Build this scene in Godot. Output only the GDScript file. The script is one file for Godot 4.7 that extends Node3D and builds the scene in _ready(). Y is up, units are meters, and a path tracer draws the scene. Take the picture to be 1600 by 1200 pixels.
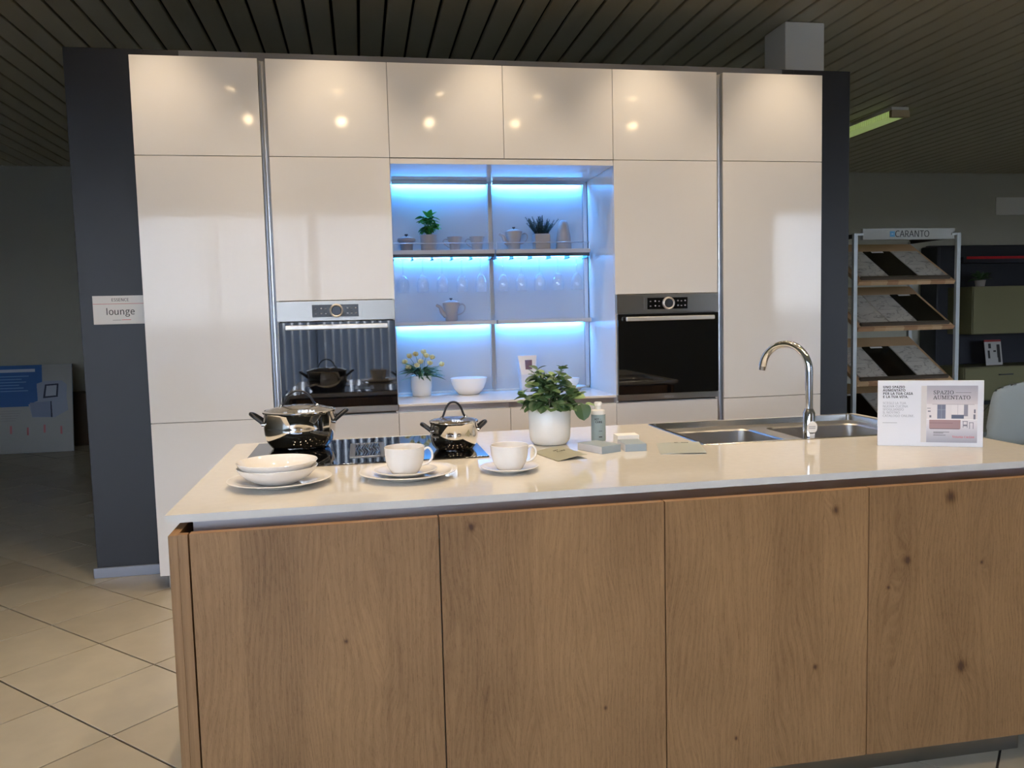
extends Node3D
# A kitchen showroom: a wall of glossy white cabinets with a lit niche, an oak island in front of it.
# x runs along the cabinets, the door fronts lie at z = 0, +z points to the shop windows behind the camera.

var org := Vector3.ZERO          # origin of the thing being built
var used := {}
var M := {}
var rng := RandomNumberGenerator.new()

# ------------------------------------------------------------------ helpers
func srgb(r, g, b) -> Color: return Color(r / 255.0, g / 255.0, b / 255.0)

func mat(key, col, rough = 0.5, metal = 0.0, spec = 0.5) -> StandardMaterial3D:
	var m := StandardMaterial3D.new()
	m.albedo_color = col; m.roughness = rough; m.metallic = metal; m.metallic_specular = spec
	M[key] = m
	return m

func numbered(n: String) -> String:
	used[n] = used.get(n, -1) + 1
	return n if used[n] == 0 else "%s_%03d" % [n, used[n]]

func T(called: String, label: String, category: String, at := Vector3.ZERO, group := "", local := false) -> Node3D:
	var o := Node3D.new()
	o.name = numbered(called); add_child(o); o.position = at
	o.set_meta("label", label); o.set_meta("category", category)
	if group != "": o.set_meta("group", group)
	org = Vector3.ZERO if local else at
	return o

func S(called: String, at := Vector3.ZERO) -> Node3D:
	var o := Node3D.new()
	o.name = called; add_child(o); o.position = at; o.set_meta("kind", "structure")
	org = at
	return o

func st() -> SurfaceTool:
	var s := SurfaceTool.new(); s.begin(Mesh.PRIMITIVE_TRIANGLES); return s

func P(s, called: String, m: Material, parent: Node, label := "") -> MeshInstance3D:
	var o := MeshInstance3D.new()
	o.mesh = s if s is Mesh else s.commit()
	o.material_override = m
	o.name = called
	parent.add_child(o, true)
	if label != "": o.set_meta("label", label)
	return o

func tri(s: SurfaceTool, a: Vector3, b: Vector3, c: Vector3, na: Vector3, nb: Vector3, nc: Vector3, ua := Vector2.ZERO, ub := Vector2.ZERO, uc := Vector2.ZERO):
	if (c - a).cross(b - a).dot(na + nb + nc) < 0:
		var t = b; b = c; c = t
		var tn = nb; nb = nc; nc = tn
		var tu = ub; ub = uc; uc = tu
	s.set_normal(na); s.set_uv(ua); s.add_vertex(a - org)
	s.set_normal(nb); s.set_uv(ub); s.add_vertex(b - org)
	s.set_normal(nc); s.set_uv(uc); s.add_vertex(c - org)

func quad(s, a, b, c, d, n, ua := Vector2(0, 1), ub := Vector2(1, 1), uc := Vector2(1, 0), ud := Vector2(0, 0)):
	tri(s, a, b, c, n, n, n, ua, ub, uc); tri(s, a, c, d, n, n, n, ua, uc, ud)

# box from lo to hi with chamfered edges; uv: 0..1 over the two larger axes of each face
func bx(s: SurfaceTool, lo: Vector3, hi: Vector3, bev := 0.0):
	var c := (lo + hi) / 2; var h := (hi - lo) / 2
	bev = min(bev, min(h.x, min(h.y, h.z)) * 0.9)
	for ax in 3:
		var u := (ax + 1) % 3; var v := (ax + 2) % 3
		if ax == 0: u = 2; v = 1
		if ax == 1: u = 0; v = 2
		if ax == 2: u = 0; v = 1
		for sg in [-1.0, 1.0]:
			var n := Vector3.ZERO; n[ax] = sg
			var p := []
			for q in [[-1, -1], [1, -1], [1, 1], [-1, 1]]:
				var w := Vector3.ZERO
				w[ax] = sg * h[ax]; w[u] = q[0] * (h[u] - bev); w[v] = q[1] * (h[v] - bev)
				p.append(c + w)
			quad(s, p[0], p[1], p[2], p[3], n)
	if bev <= 0: return
	for ax in 3:                                   # twelve edges along ax
		var u := (ax + 1) % 3; var v := (ax + 2) % 3
		for su in [-1.0, 1.0]:
			for sv in [-1.0, 1.0]:
				var nu := Vector3.ZERO; nu[u] = su
				var nv := Vector3.ZERO; nv[v] = sv
				var a := Vector3.ZERO; a[u] = su * h[u]; a[v] = sv * (h[v] - bev)
				var b := Vector3.ZERO; b[u] = su * (h[u] - bev); b[v] = sv * h[v]
				var e := Vector3.ZERO; e[ax] = h[ax] - bev
				tri(s, c + a - e, c + a + e, c + b + e, nu, nu, nv); tri(s, c + a - e, c + b + e, c + b - e, nu, nv, nv)
	for sx in [-1.0, 1.0]:
		for sy in [-1.0, 1.0]:
			for sz in [-1.0, 1.0]:
				var a := c + Vector3(sx * h.x, sy * (h.y - bev), sz * (h.z - bev))
				var b := c + Vector3(sx * (h.x - bev), sy * h.y, sz * (h.z - bev))
				var d := c + Vector3(sx * (h.x - bev), sy * (h.y - bev), sz * h.z)
				tri(s, a, b, d, Vector3(sx, 0, 0), Vector3(0, sy, 0), Vector3(0, 0, sz))

func box(lo: Vector3, hi: Vector3, bev := 0.002) -> SurfaceTool:
	var s := st(); bx(s, lo, hi, bev); return s

# profile of (radius, height) turned round the y axis at c; corners sharper than ~40 degrees stay sharp
func lathe(s: SurfaceTool, c: Vector3, prof: Array, seg := 32, squash := Vector2.ONE):
	var n := prof.size()
	var sn := []
	for i in n - 1:
		var d: Vector2 = prof[i + 1] - prof[i]
		sn.append(Vector2(d.y, -d.x).normalized())
	for i in n - 1:
		var n0: Vector2 = sn[i]; var n1: Vector2 = sn[i]
		if i > 0 and sn[i - 1].dot(sn[i]) > 0.75: n0 = (sn[i - 1] + sn[i]).normalized()
		if i < n - 2 and sn[i + 1].dot(sn[i]) > 0.75: n1 = (sn[i + 1] + sn[i]).normalized()
		var p0: Vector2 = prof[i]; var p1: Vector2 = prof[i + 1]
		for k in seg:
			var a0 := TAU * k / seg; var a1 := TAU * (k + 1) / seg
			var d0 := Vector3(cos(a0) * squash.x, 0, sin(a0) * squash.y); var d1 := Vector3(cos(a1) * squash.x, 0, sin(a1) * squash.y)
			var up := Vector3.UP
			var A := c + d0 * p0.x + up * p0.y; var B := c + d1 * p0.x + up * p0.y
			var C := c + d1 * p1.x + up * p1.y; var D := c + d0 * p1.x + up * p1.y
			var nA := d0 * n0.x + up * n0.y; var nB := d1 * n0.x + up * n0.y
			var nC := d1 * n1.x + up * n1.y; var nD := d0 * n1.x + up * n1.y
			var u0 := float(k) / seg; var u1 := float(k + 1) / seg; var v0 := float(i) / (n - 1); var v1 := float(i + 1) / (n - 1)
			if p0.x > 1e-6: tri(s, A, B, C, nA, nB, nC, Vector2(u0, v0), Vector2(u1, v0), Vector2(u1, v1))
			if p1.x > 1e-6: tri(s, A, C, D, nA, nC, nD, Vector2(u0, v0), Vector2(u1, v1), Vector2(u0, v1))

# round bar along points; r: one radius or an array; flat: scales the second cross axis
func tube(s: SurfaceTool, pts: Array, r, seg := 10, caps := true, flat := 1.0, side := Vector3.ZERO):
	var rings := []; var nrm := []
	var last := side
	for i in pts.size():
		var d: Vector3 = (pts[min(i + 1, pts.size() - 1)] - pts[max(i - 1, 0)]).normalized()
		if last == Vector3.ZERO: last = Vector3.UP.cross(d) if abs(d.y) < 0.9 else Vector3.RIGHT.cross(d)
		var a: Vector3 = (last - d * last.dot(d)).normalized()
		last = a
		var b := d.cross(a)
		var rr: float = r[i] if r is Array else r
		var ring := []; var nr := []
		for k in seg:
			var t := TAU * k / seg
			ring.append(pts[i] + a * cos(t) * rr + b * sin(t) * rr * flat)
			nr.append((a * cos(t) * flat + b * sin(t)).normalized())
		rings.append(ring); nrm.append(nr)
	for i in pts.size() - 1:
		for k in seg:
			var j := (k + 1) % seg
			tri(s, rings[i][k], rings[i][j], rings[i + 1][j], nrm[i][k], nrm[i][j], nrm[i + 1][j])
			tri(s, rings[i][k], rings[i + 1][j], rings[i + 1][k], nrm[i][k], nrm[i + 1][j], nrm[i + 1][k])
	if caps:
		for e in [0, pts.size() - 1]:
			var d: Vector3 = (pts[0] - pts[1]).normalized() if e == 0 else (pts[e] - pts[e - 1]).normalized()
			for k in seg: tri(s, pts[e], rings[e][k], rings[e][(k + 1) % seg], d, d, d)

func arc(c: Vector3, ax: Vector3, ay: Vector3, r: float, a0: float, a1: float, n: int) -> Array:
	var o := []
	for i in n + 1:
		var t := lerpf(a0, a1, float(i) / n)
		o.append(c + ax * cos(t) * r + ay * sin(t) * r)
	return o

func curve(keys: Array, n := 8) -> Array:          # smooth path through the keys
	var o := []
	for i in keys.size() - 1:
		var a: Vector3 = keys[max(i - 1, 0)]; var b: Vector3 = keys[i]; var c: Vector3 = keys[i + 1]; var d: Vector3 = keys[min(i + 2, keys.size() - 1)]
		for k in n: o.append(b.cubic_interpolate(c, a, d, float(k) / n))
	o.append(keys[-1])
	return o

# rounded rectangle ring in the xz plane
func rring(x0, x1, z0, z1, y, r, n := 5) -> Array:
	var o := []
	for q in [[x1 - r, z1 - r, 0.0], [x0 + r, z1 - r, PI / 2], [x0 + r, z0 + r, PI], [x1 - r, z0 + r, PI * 1.5]]:
		for i in n + 1:
			var t: float = q[2] + PI / 2 * i / n
			o.append(Vector3(q[0] + cos(t) * r, y, q[1] + sin(t) * r))
	return o

func skin(s: SurfaceTool, a: Array, b: Array, inward := false, flat = null):
	var c := Vector3.ZERO
	for p in a: c += p
	c /= a.size()
	for i in a.size():
		var j := (i + 1) % a.size()
		var na: Vector3 = flat if flat != null else Vector3.ZERO; var nb := na
		if flat == null:
			var pi: Vector3 = a[(i + a.size() - 1) % a.size()]; var pj: Vector3 = a[(j + 1) % a.size()]
			na = (a[j] - pi).cross(b[i] - a[i]).normalized(); nb = (pj - a[i]).cross(b[j] - a[j]).normalized()
			if (na.dot(a[i] - c) < 0) != inward: na = -na
			if (nb.dot(a[j] - c) < 0) != inward: nb = -nb
		tri(s, a[i], a[j], b[j], na, nb, nb); tri(s, a[i], b[j], b[i], na, nb, na)

func fan(s: SurfaceTool, ring: Array, n: Vector3):
	var c := Vector3.ZERO
	for p in ring: c += p
	c /= ring.size()
	for i in ring.size(): tri(s, c, ring[i], ring[(i + 1) % ring.size()], n, n, n)

func text(words: String, h: float, m: Material, parent: Node, at: Vector3, basis := Basis.IDENTITY, font := "Droid Sans", weight := 400, called := "lettering", left := false):
	var f := SystemFont.new(); f.font_names = PackedStringArray([font]); f.font_weight = weight
	var t := TextMesh.new()
	t.text = words; t.font = f; t.font_size = 64; t.pixel_size = h / 46.0; t.depth = 0.0006; t.curve_step = 2.0
	if left: t.horizontal_alignment = HORIZONTAL_ALIGNMENT_LEFT
	var o := P(t, called, m, parent)
	o.transform = Transform3D(basis, at)
	return o

func img_mat(key, img: Image, rough := 0.5) -> StandardMaterial3D:
	var m := mat(key, Color.WHITE, rough)
	img.generate_mipmaps()
	m.albedo_texture = ImageTexture.create_from_image(img)
	return m

func spot(at: Vector3, to: Vector3, e: float, half_deg: float, col: Color, size := 0.03, soft := 1.0):
	var l := SpotLight3D.new()
	l.light_energy = e; l.light_color = col; l.spot_angle = half_deg; l.spot_range = 20.0; l.spot_attenuation = 2.0; l.spot_angle_attenuation = soft
	l.light_size = size; l.shadow_enabled = true
	add_child(l); l.look_at_from_position(at, to, Vector3.FORWARD)
	return l

func area(at: Vector3, size: Vector2, dir: Vector3, e: float, col: Color, name_ := "area"):
	var l := AreaLight3D.new()
	l.area_size = size; l.light_energy = e; l.light_color = col; l.shadow_enabled = true; l.area_range = 20.0; l.area_attenuation = 2.0
	l.name = name_
	add_child(l, true); l.look_at_from_position(at, at + dir, Vector3.FORWARD if abs(dir.y) > 0.9 else Vector3.UP)
	return l

# ------------------------------------------------------------------ textures
func wood_image(w: int, h: int, wm: float, hm: float, seed_: int, knots: Array) -> Image:
	var img := Image.create(w, h, false, Image.FORMAT_RGB8)
	var n1 := FastNoiseLite.new(); n1.seed = seed_; n1.frequency = 1.0; n1.fractal_octaves = 3
	var n2 := FastNoiseLite.new(); n2.seed = seed_ + 7; n2.frequency = 1.0; n2.fractal_octaves = 2
	var r := RandomNumberGenerator.new(); r.seed = seed_
	var staves := []; var x := 0.0                      # the veneer is laid in staves of unequal width
	while x < wm + 0.1:
		var ww := r.randf_range(0.06, 0.16)
		staves.append([x + ww, r.randf_range(-0.5, 0.5), r.randf_range(0, 90), r.randf_range(0.0, 1.0)]); x += ww
	var dark := Color(0.17, 0.082, 0.028); var light := Color(0.42, 0.226, 0.092)
	for i in w:
		var px := wm * i / w
		var s = staves[0]
		for q in staves:
			s = q
			if px < q[0]: break
		for j in h:
			var py := hm * j / h
			var bend := n1.get_noise_3d(px * 3.0, py * 0.9, s[2]) * 0.055
			var kd := 0.0; var kdark := 0.0
			for k in knots:
				var dx: float = px - k[0]; var dy: float = (py - k[1]) * 0.5
				var d2 := dx * dx + dy * dy
				var f := exp(-d2 / (k[2] * k[2] * 6.0))
				bend += f * k[2] * 0.9 * signf(dx) ; kd = maxf(kd, f)
				var dd: float = (dx * dx + (py - k[1]) * (py - k[1]) * 0.7) / (k[2] * k[2])
				kdark = maxf(kdark, exp(-dd * 1.6))
			var xx: float = px + bend + s[2]
			var ring: float = xx * (46.0 + 40.0 * s[3]) + n1.get_noise_2d(xx * 6.0, py * 0.7) * 1.6
			var g: float = ring - floorf(ring)
			g = pow(absf(g * 2.0 - 1.0), 1.6)
			var fine := n2.get_noise_2d(px * 260.0 + bend * 400.0, py * 9.0)
			var pore := n2.get_noise_2d(px * 700.0, py * 22.0 + 50.0)
			var broad := n1.get_noise_2d(px * 5.0 + 30.0, py * 1.6)
			var t: float = 0.62 + s[1] * 0.30 - g * 0.20 + fine * 0.20 + broad * 0.22
			if pore > 0.36: t -= 0.20
			t -= kdark * 0.95 + kd * 0.06
			var c := dark.lerp(light, clampf(t, -0.35, 1.15))
			img.set_pixel(i, j, Color(maxf(c.r, 0.03), maxf(c.g, 0.02), maxf(c.b, 0.012)).linear_to_srgb())
	return img

func marble_image(w: int, h: int, black: bool, seed_: int) -> Image:
	var img := Image.create(w, h, false, Image.FORMAT_RGB8)
	var n := FastNoiseLite.new(); n.seed = seed_; n.frequency = 0.012; n.fractal_octaves = 4
	for i in w:
		for j in h:
			var v := absf(n.get_noise_2d(i + n.get_noise_2d(i * 0.6, j * 0.6) * 60.0, j * 0.7))
			var k := pow(clampf(1.0 - v * 7.0, 0, 1), 3.0)
			var c := Color(0.03, 0.03, 0.033).lerp(Color(0.4, 0.38, 0.36), k * 0.5) if black else Color(0.80, 0.79, 0.76).lerp(Color(0.52, 0.51, 0.50), k * 0.8 + 0.15 * n.get_noise_2d(j, i))
			img.set_pixel(i, j, c)
	return img

func stone_noise(key, base: Color, var_: float, rough: float, freq := 0.02) -> StandardMaterial3D:
	var t := NoiseTexture2D.new(); t.width = 512; t.height = 512; t.seamless = true
	var n := FastNoiseLite.new(); n.seed = 5; n.frequency = freq; n.fractal_octaves = 5
	t.noise = n
	var g := Gradient.new(); g.set_color(0, base.darkened(var_)); g.set_color(1, base.lightened(var_ * 0.5))
	t.color_ramp = g
	var m := mat(key, Color.WHITE, rough)
	m.albedo_texture = t; m.uv1_triplanar = true; m.uv1_world_triplanar = true; m.uv1_scale = Vector3.ONE * 0.9
	return m

func disc_px(img: Image, cx, cy, rx, ry, c: Color):
	for i in range(max(0, int(cx - rx)), min(img.get_width(), int(cx + rx) + 1)):
		for j in range(max(0, int(cy - ry)), min(img.get_height(), int(cy + ry) + 1)):
			if pow((i - cx) / rx, 2) + pow((j - cy) / ry, 2) <= 1.0: img.set_pixel(i, j, c)

func poly_px(img: Image, pts: PackedVector2Array, c: Color):
	var r := Rect2(pts[0], Vector2.ZERO)
	for p in pts: r = r.expand(p)
	for i in range(max(0, int(r.position.x)), min(img.get_width(), int(r.end.x) + 1)):
		for j in range(max(0, int(r.position.y)), min(img.get_height(), int(r.end.y) + 1)):
			if Geometry2D.is_point_in_polygon(Vector2(i, j), pts): img.set_pixel(i, j, c)

# ------------------------------------------------------------------ main
const WARM := Color(1.0, 0.905, 0.78)
const LED := Color(0.25, 0.60, 1.0)
const H := 0.8865        # island worktop
const CEIL := 3.2
const ZF := 6.4          # inner face of the shop front

func _ready():
	rng.seed = 11
	# camera
	var cam := Camera3D.new()
	cam.name = "camera"
	cam.position = Vector3(1.0605, 1.3545, 4.3491)
	cam.basis = Basis.from_euler(Vector3(-0.0824, -0.1793, -0.0247), EULER_ORDER_YXZ)
	cam.fov = rad_to_deg(2.0 * atan(600.0 / 1281.16))
	cam.near = 0.05; cam.far = 200.0
	add_child(cam); cam.current = true
	# sky and exposure
	var we := WorldEnvironment.new(); we.name = "world"
	var env := Environment.new()
	var sky := Sky.new(); var sm := ProceduralSkyMaterial.new()
	sm.sky_top_color = Color(0.66, 0.74, 0.86); sm.sky_horizon_color = Color(0.86, 0.89, 0.93)
	sm.ground_horizon_color = Color(0.66, 0.68, 0.70); sm.ground_bottom_color = Color(0.42, 0.42, 0.41)
	sm.sky_energy_multiplier = 4.8; sm.ground_energy_multiplier = 2.7; sm.sun_angle_max = 0.0
	sky.sky_material = sm
	env.background_mode = Environment.BG_SKY; env.sky = sky
	env.tonemap_mode = Environment.TONE_MAPPER_LINEAR; env.tonemap_exposure = 0.80
	env.sdfgi_enabled = true; env.ssao_enabled = true; env.ssil_enabled = true
	we.environment = env; add_child(we)

	materials()
	room()
	downlights()
	cabinets()
	niche()
	island()
	hob(); sink(); tap()
	cookware(); crockery(); island_small()
	niche_things()
	sample_stand()
	background_things()

func materials():
	mat("white_gloss", srgb(226, 222, 216), 0.06)
	mat("carcass", srgb(215, 212, 206), 0.12)
	stone_noise("quartz", srgb(228, 223, 213), 0.02, 0.06, 0.05)
	mat("dark_wall", srgb(35, 36, 40), 0.42)
	mat("aluminium", srgb(196, 198, 202), 0.28, 1.0)
	mat("baseboard", srgb(150, 153, 162), 0.4, 0.4)
	mat("steel", srgb(205, 203, 198), 0.22, 1.0)
	mat("brushed", srgb(160, 156, 149), 0.28, 1.0)
	mat("sink_steel", srgb(188, 185, 180), 0.32, 1.0)
	mat("chrome", srgb(235, 236, 238), 0.03, 1.0)
	mat("mirror_steel", srgb(222, 220, 216), 0.04, 1.0)
	mat("black_glass", srgb(8, 9, 12), 0.03, 0.0, 0.7)
	mat("display_black", srgb(10, 11, 14), 0.15)
	mat("handle_silver", srgb(222, 218, 212), 0.32, 0.7)
	mat("knob_dark", srgb(72, 76, 82), 0.3, 0.6)
	mat("black_plastic", srgb(24, 25, 29), 0.35)
	mat("print_dark", srgb(42, 42, 46), 0.7)
	mat("print_grey", srgb(165, 165, 170), 0.7)
	mat("print_white", srgb(225, 225, 225), 0.7)
	mat("print_red", srgb(215, 80, 85), 0.7)
	mat("print_pink", srgb(205, 120, 125), 0.7)
	mat("porcelain", srgb(236, 232, 226), 0.08)
	mat("stoneware", srgb(172, 163, 157), 0.5)
	mat("pot_white", srgb(236, 235, 231), 0.25)
	mat("matte_white", srgb(228, 226, 222), 0.6)
	mat("panel_white", srgb(190, 190, 188), 0.12)
	mat("shelf_white", srgb(200, 196, 194), 0.25)
	mat("soil", srgb(40, 32, 26), 0.95)
	mat("column_white", srgb(240, 237, 228), 0.8)
	mat("back_wall", srgb(186, 184, 170), 0.85)
	mat("slat", srgb(186, 177, 152), 0.42)
	mat("ceiling_void", srgb(26, 25, 23), 0.9)
	mat("grout", srgb(54, 47, 40), 0.9)
	mat("board_grey", srgb(168, 165, 160), 0.7)
	mat("window_metal", srgb(52, 53, 56), 0.5, 0.3)
	var gl := mat("glass", Color(0.9, 0.95, 1.0, 0.07), 0.02)
	gl.transparency = BaseMaterial3D.TRANSPARENCY_ALPHA
	var ld := mat("lid_glass", Color(0.55, 0.53, 0.48, 0.35), 0.03)
	ld.transparency = BaseMaterial3D.TRANSPARENCY_ALPHA
	var wg := mat("window_glass", Color(0.95, 0.98, 1.0, 0.05), 0.02)
	wg.transparency = BaseMaterial3D.TRANSPARENCY_ALPHA
	var bl := mat("blind", srgb(214, 218, 224), 0.8)
	bl.backlight_enabled = true; bl.backlight = Color(0.7, 0.72, 0.75)
	var led := mat("led", Color.WHITE, 0.5)
	led.emission_enabled = true; led.emission = Color(0.55, 0.8, 1.0); led.emission_energy_multiplier = 4.0
	var lamp := mat("lamp_lens", Color.WHITE, 0.4)
	lamp.emission_enabled = true; lamp.emission = Color(1.0, 0.86, 0.66); lamp.emission_energy_multiplier = 40.0
	var fl := mat("diffuser", srgb(205, 212, 170), 0.35)
	fl.emission_enabled = true; fl.emission = Color(0.62, 0.70, 0.42); fl.emission_energy_multiplier = 0.6
	for k in [["leaf_dark", 66, 92, 58], ["leaf_mid", 92, 120, 76], ["leaf_light", 132, 158, 100], ["basil", 70, 150, 52], ["basil_dark", 42, 112, 50], ["rosemary", 44, 66, 66], ["strap", 62, 104, 66], ["strap_pale", 150, 172, 130]]:
		var m := mat(k[0], srgb(k[1], k[2], k[3]), 0.45)
		m.backlight_enabled = true; m.backlight = Color(0.12, 0.2, 0.06)
	mat("petal", srgb(246, 240, 198), 0.6); mat("petal_core", srgb(226, 196, 96), 0.7)
	for i in 3:
		stone_noise("tile_%d" % i, [srgb(186, 175, 152), srgb(181, 170, 147), srgb(190, 180, 157)][i], 0.05, 0.30, 0.012)

# ------------------------------------------------------------------ the room
func room():
	# floor of 40 cm tiles laid on the diagonal
	var fl := S("floor")
	P(box(Vector3(-6.0, -0.2, -6.1), Vector3(11.6, -0.006, ZF + 0.2), 0.0), "grout_bed", M.grout, fl)
	var hd := 0.288; var side := hd * sqrt(2.0); var t := side / 2 - 0.0034
	var tile_mesh: Mesh
	org = Vector3.ZERO
	tile_mesh = box(Vector3(-t, -0.010, -t), Vector3(t, 0.0, t), 0.0012).commit()
	var list := []
	for i in range(-40, 60):
		for j in range(-40, 60):
			var p := Vector3(-0.098 + (i + j) * hd, 0, 1.242 + (i - j) * hd + hd)
			if p.x < -5.9 or p.x > 11.5 or p.z < -6.0 or p.z > ZF - 0.3: continue
			var seen := (p.x < 0.75 and p.z < 2.6 and p.x > -0.9 - (4.35 - p.z) * 0.36 and not (p.x > 0.1 and p.z < -0.3)) or (p.x > 2.6 and p.x < 3.6 and p.z > 2.0 and p.z < 3.0) or (p.x > 4.1 and p.z < 0.8)
			list.append([0.0 if seen else 100.0, Vector2(p.x - 1.06, p.z - 4.35).length(), p])
	list.sort_custom(func(a, b): return a[0] + a[1] < b[0] + b[1])
	var rest := st()
	for k in list.size():
		var p: Vector3 = list[k][2]
		if k < 290:
			var o := P(tile_mesh, "tile", M["tile_%d" % (k * 7 % 3)], fl)
			o.position = p; o.rotation.y = PI / 4
		else:
			var s2 := t * sqrt(2.0)
			quad(rest, p + Vector3(-s2, 0, 0), p + Vector3(0, 0, s2), p + Vector3(s2, 0, 0), p + Vector3(0, 0, -s2), Vector3.UP)
	var ro := P(rest, "tile_field", M.tile_0, fl); ro.set_meta("kind", "stuff")
	# ceiling of long painted metal slats that run towards the back wall
	var ce := S("ceiling")
	P(box(Vector3(-6.0, CEIL + 0.06, -6.1), Vector3(11.6, CEIL + 0.2, ZF + 0.2), 0.0), "ceiling_board", M.ceiling_void, ce)
	org = Vector3.ZERO
	var sl := st()
	var prof := [Vector2(-0.071, 0.022), Vector2(-0.071, 0.006), Vector2(-0.0685, 0.0015), Vector2(-0.064, 0.0), Vector2(0.064, 0.0), Vector2(0.0685, 0.0015), Vector2(0.071, 0.006), Vector2(0.071, 0.022)]
	for i in prof.size() - 1:
		var a: Vector2 = prof[i]; var b: Vector2 = prof[i + 1]
		var n := Vector3(b.y - a.y, -(b.x - a.x), 0).normalized()
		quad(sl, Vector3(a.x, a.y, -6.2), Vector3(b.x, b.y, -6.2), Vector3(b.x, b.y, 6.2), Vector3(a.x, a.y, 6.2), n)
	var slm := sl.commit()
	for i in range(-37, 72):
		var o := P(slm, "slat", M.slat, ce)
		o.position = Vector3(-0.004 + 0.08 + i * 0.16, CEIL, 0.17)
	# walls
	org = Vector3.ZERO
	var wb := S("wall_back"); P(box(Vector3(-6.2, -0.2, -6.25), Vector3(11.8, 3.4, -6.05), 0.0), "plaster", M.back_wall, wb)
	P(box(Vector3(10.0, 2.62, -6.06), Vector3(10.75, 2.87, -6.035), 0.004), "wall_plate", M.column_white, wb)
	var wl := S("wall_left"); P(box(Vector3(-6.2, -0.2, -6.25), Vector3(-6.0, 3.4, ZF + 0.2), 0.0), "plaster", M.back_wall, wl)
	var wr := S("wall_right"); P(box(Vector3(11.6, -0.2, -6.25), Vector3(11.8, 3.4, ZF + 0.2), 0.0), "plaster", M.back_wall, wr)
	# shop front with windows behind the camera
	var wf := S("wall_front")
	var holes := [[-5.6, -2.3], [-1.9, 1.7], [6.8, 9.6]]
	var y0 := 0.42; var y1 := 2.75; var z0 := ZF; var z1 := ZF + 0.2
	var xs := -6.2
	for h in holes:
		P(box(Vector3(xs, -0.2, z0), Vector3(h[0], 3.4, z1), 0.0), "plaster", M.back_wall, wf)
		P(box(Vector3(h[0], -0.2, z0), Vector3(h[1], y0, z1), 0.0), "plaster", M.back_wall, wf)
		P(box(Vector3(h[0], y1, z0), Vector3(h[1], 3.4, z1), 0.0), "plaster", M.back_wall, wf)
		xs = h[1]
	P(box(Vector3(xs, -0.2, z0), Vector3(11.8, 3.4, z1), 0.0), "plaster", M.back_wall, wf)
	var wn := 0
	for h in holes:
		wn += 1
		var w := S("window_%d" % wn)
		var n := int(round((h[1] - h[0]) / 1.3))
		for i in n + 1:
			var x: float = lerpf(h[0] + 0.03, h[1] - 0.03, float(i) / n)
			P(box(Vector3(x - 0.03, y0, ZF + 0.07), Vector3(x + 0.03, y1, ZF + 0.13), 0.004), "window_frame", M.window_metal, w)
		P(box(Vector3(h[0], y0, ZF + 0.07), Vector3(h[1], y0 + 0.06, ZF + 0.13), 0.004), "window_frame", M.window_metal, w)
		P(box(Vector3(h[0], y1 - 0.06, ZF + 0.07), Vector3(h[1], y1, ZF + 0.13), 0.004), "window_frame", M.window_metal, w)
		for i in n:
			var xa: float = lerpf(h[0] + 0.06, h[1], float(i) / n); var xb: float = lerpf(h[0], h[1] - 0.06, float(i + 1) / n)
			P(box(Vector3(xa, y0 + 0.06, ZF + 0.097), Vector3(xb, y1 - 0.06, ZF + 0.103), 0.0), "pane", M.window_glass, w)
		# vertical blind
		org = Vector3.ZERO
		var slat := box(Vector3(-0.044, y0 - 0.02, -0.0008), Vector3(0.044, y1 - 0.02, 0.0008), 0.0).commit()
		var b := T("vertical_blind", ["pale fabric vertical blind in the shop window facing the advert board", "pale fabric vertical blind across the wide shop window behind the camera spot", "pale fabric vertical blind in the shop window facing the sample stand"][wn - 1], "blind", Vector3((h[0] + h[1]) / 2, y0, ZF - 0.06), "vertical blinds of the shop front")
		P(box(Vector3(h[0], y1 - 0.02, ZF - 0.08), Vector3(h[1], y1 + 0.02, ZF - 0.04), 0.003), "head_rail", M.column_white, b)
		var cnt := int((h[1] - h[0]) / 0.1)
		for i in cnt:
			var o := P(slat, "blind_slat", M.blind, b)
			o.position = Vector3(-(h[1] - h[0]) / 2 + 0.05 + i * 0.1, -y0, 0)
			o.rotation.y = deg_to_rad([20.0, 20.0, 75.0][wn - 1])
		org = Vector3.ZERO
	# dark partition that frames the cabinets
	var pw := S("wall_partition")
	P(box(Vector3(-0.395, 0.0, -0.56), Vector3(-0.006, 2.79, -0.325), 0.003), "pillar", M.dark_wall, pw)
	P(box(Vector3(3.678, 0.0, -0.56), Vector3(4.05, 2.79, -0.325), 0.003), "pillar", M.dark_wall, pw)
	P(box(Vector3(-0.006, 2.672, -0.56), Vector3(3.678, 2.79, -0.329), 0.0), "lintel", M.dark_wall, pw)
	P(box(Vector3(0.17, 2.672, -0.329), Vector3(3.60, 2.79, -0.325), 0.0), "lintel_lit_strip", mat("lintel_lit_grey", srgb(104, 106, 112), 0.4), pw)  # paler strip on the dark lintel: the ceiling spots' light put into its colour
	P(box(Vector3(-0.395, 0.0, -0.66), Vector3(4.05, 2.79, -0.60), 0.0), "back_board", M.dark_wall, pw)
	var bb := S("baseboard_partition")
	P(box(Vector3(-0.41, 0.0, -0.325), Vector3(-0.01, 0.055, -0.308), 0.002), "strip", M.baseboard, bb)
	P(box(Vector3(3.68, 0.0, -0.325), Vector3(4.06, 0.055, -0.308), 0.002), "strip", M.baseboard, bb)
	var co := S("wall_column")
	P(box(Vector3(3.81, 0.0, -0.95), Vector3(4.085, CEIL - 0.002, -0.67), 0.006), "shaft", M.column_white, co)
	# sign on the partition
	var sg := T("range_sign", "white sign reading lounge on the dark partition beside the tall cabinet", "sign", Vector3(-0.20, 1.364, -0.318), "", true)
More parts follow.
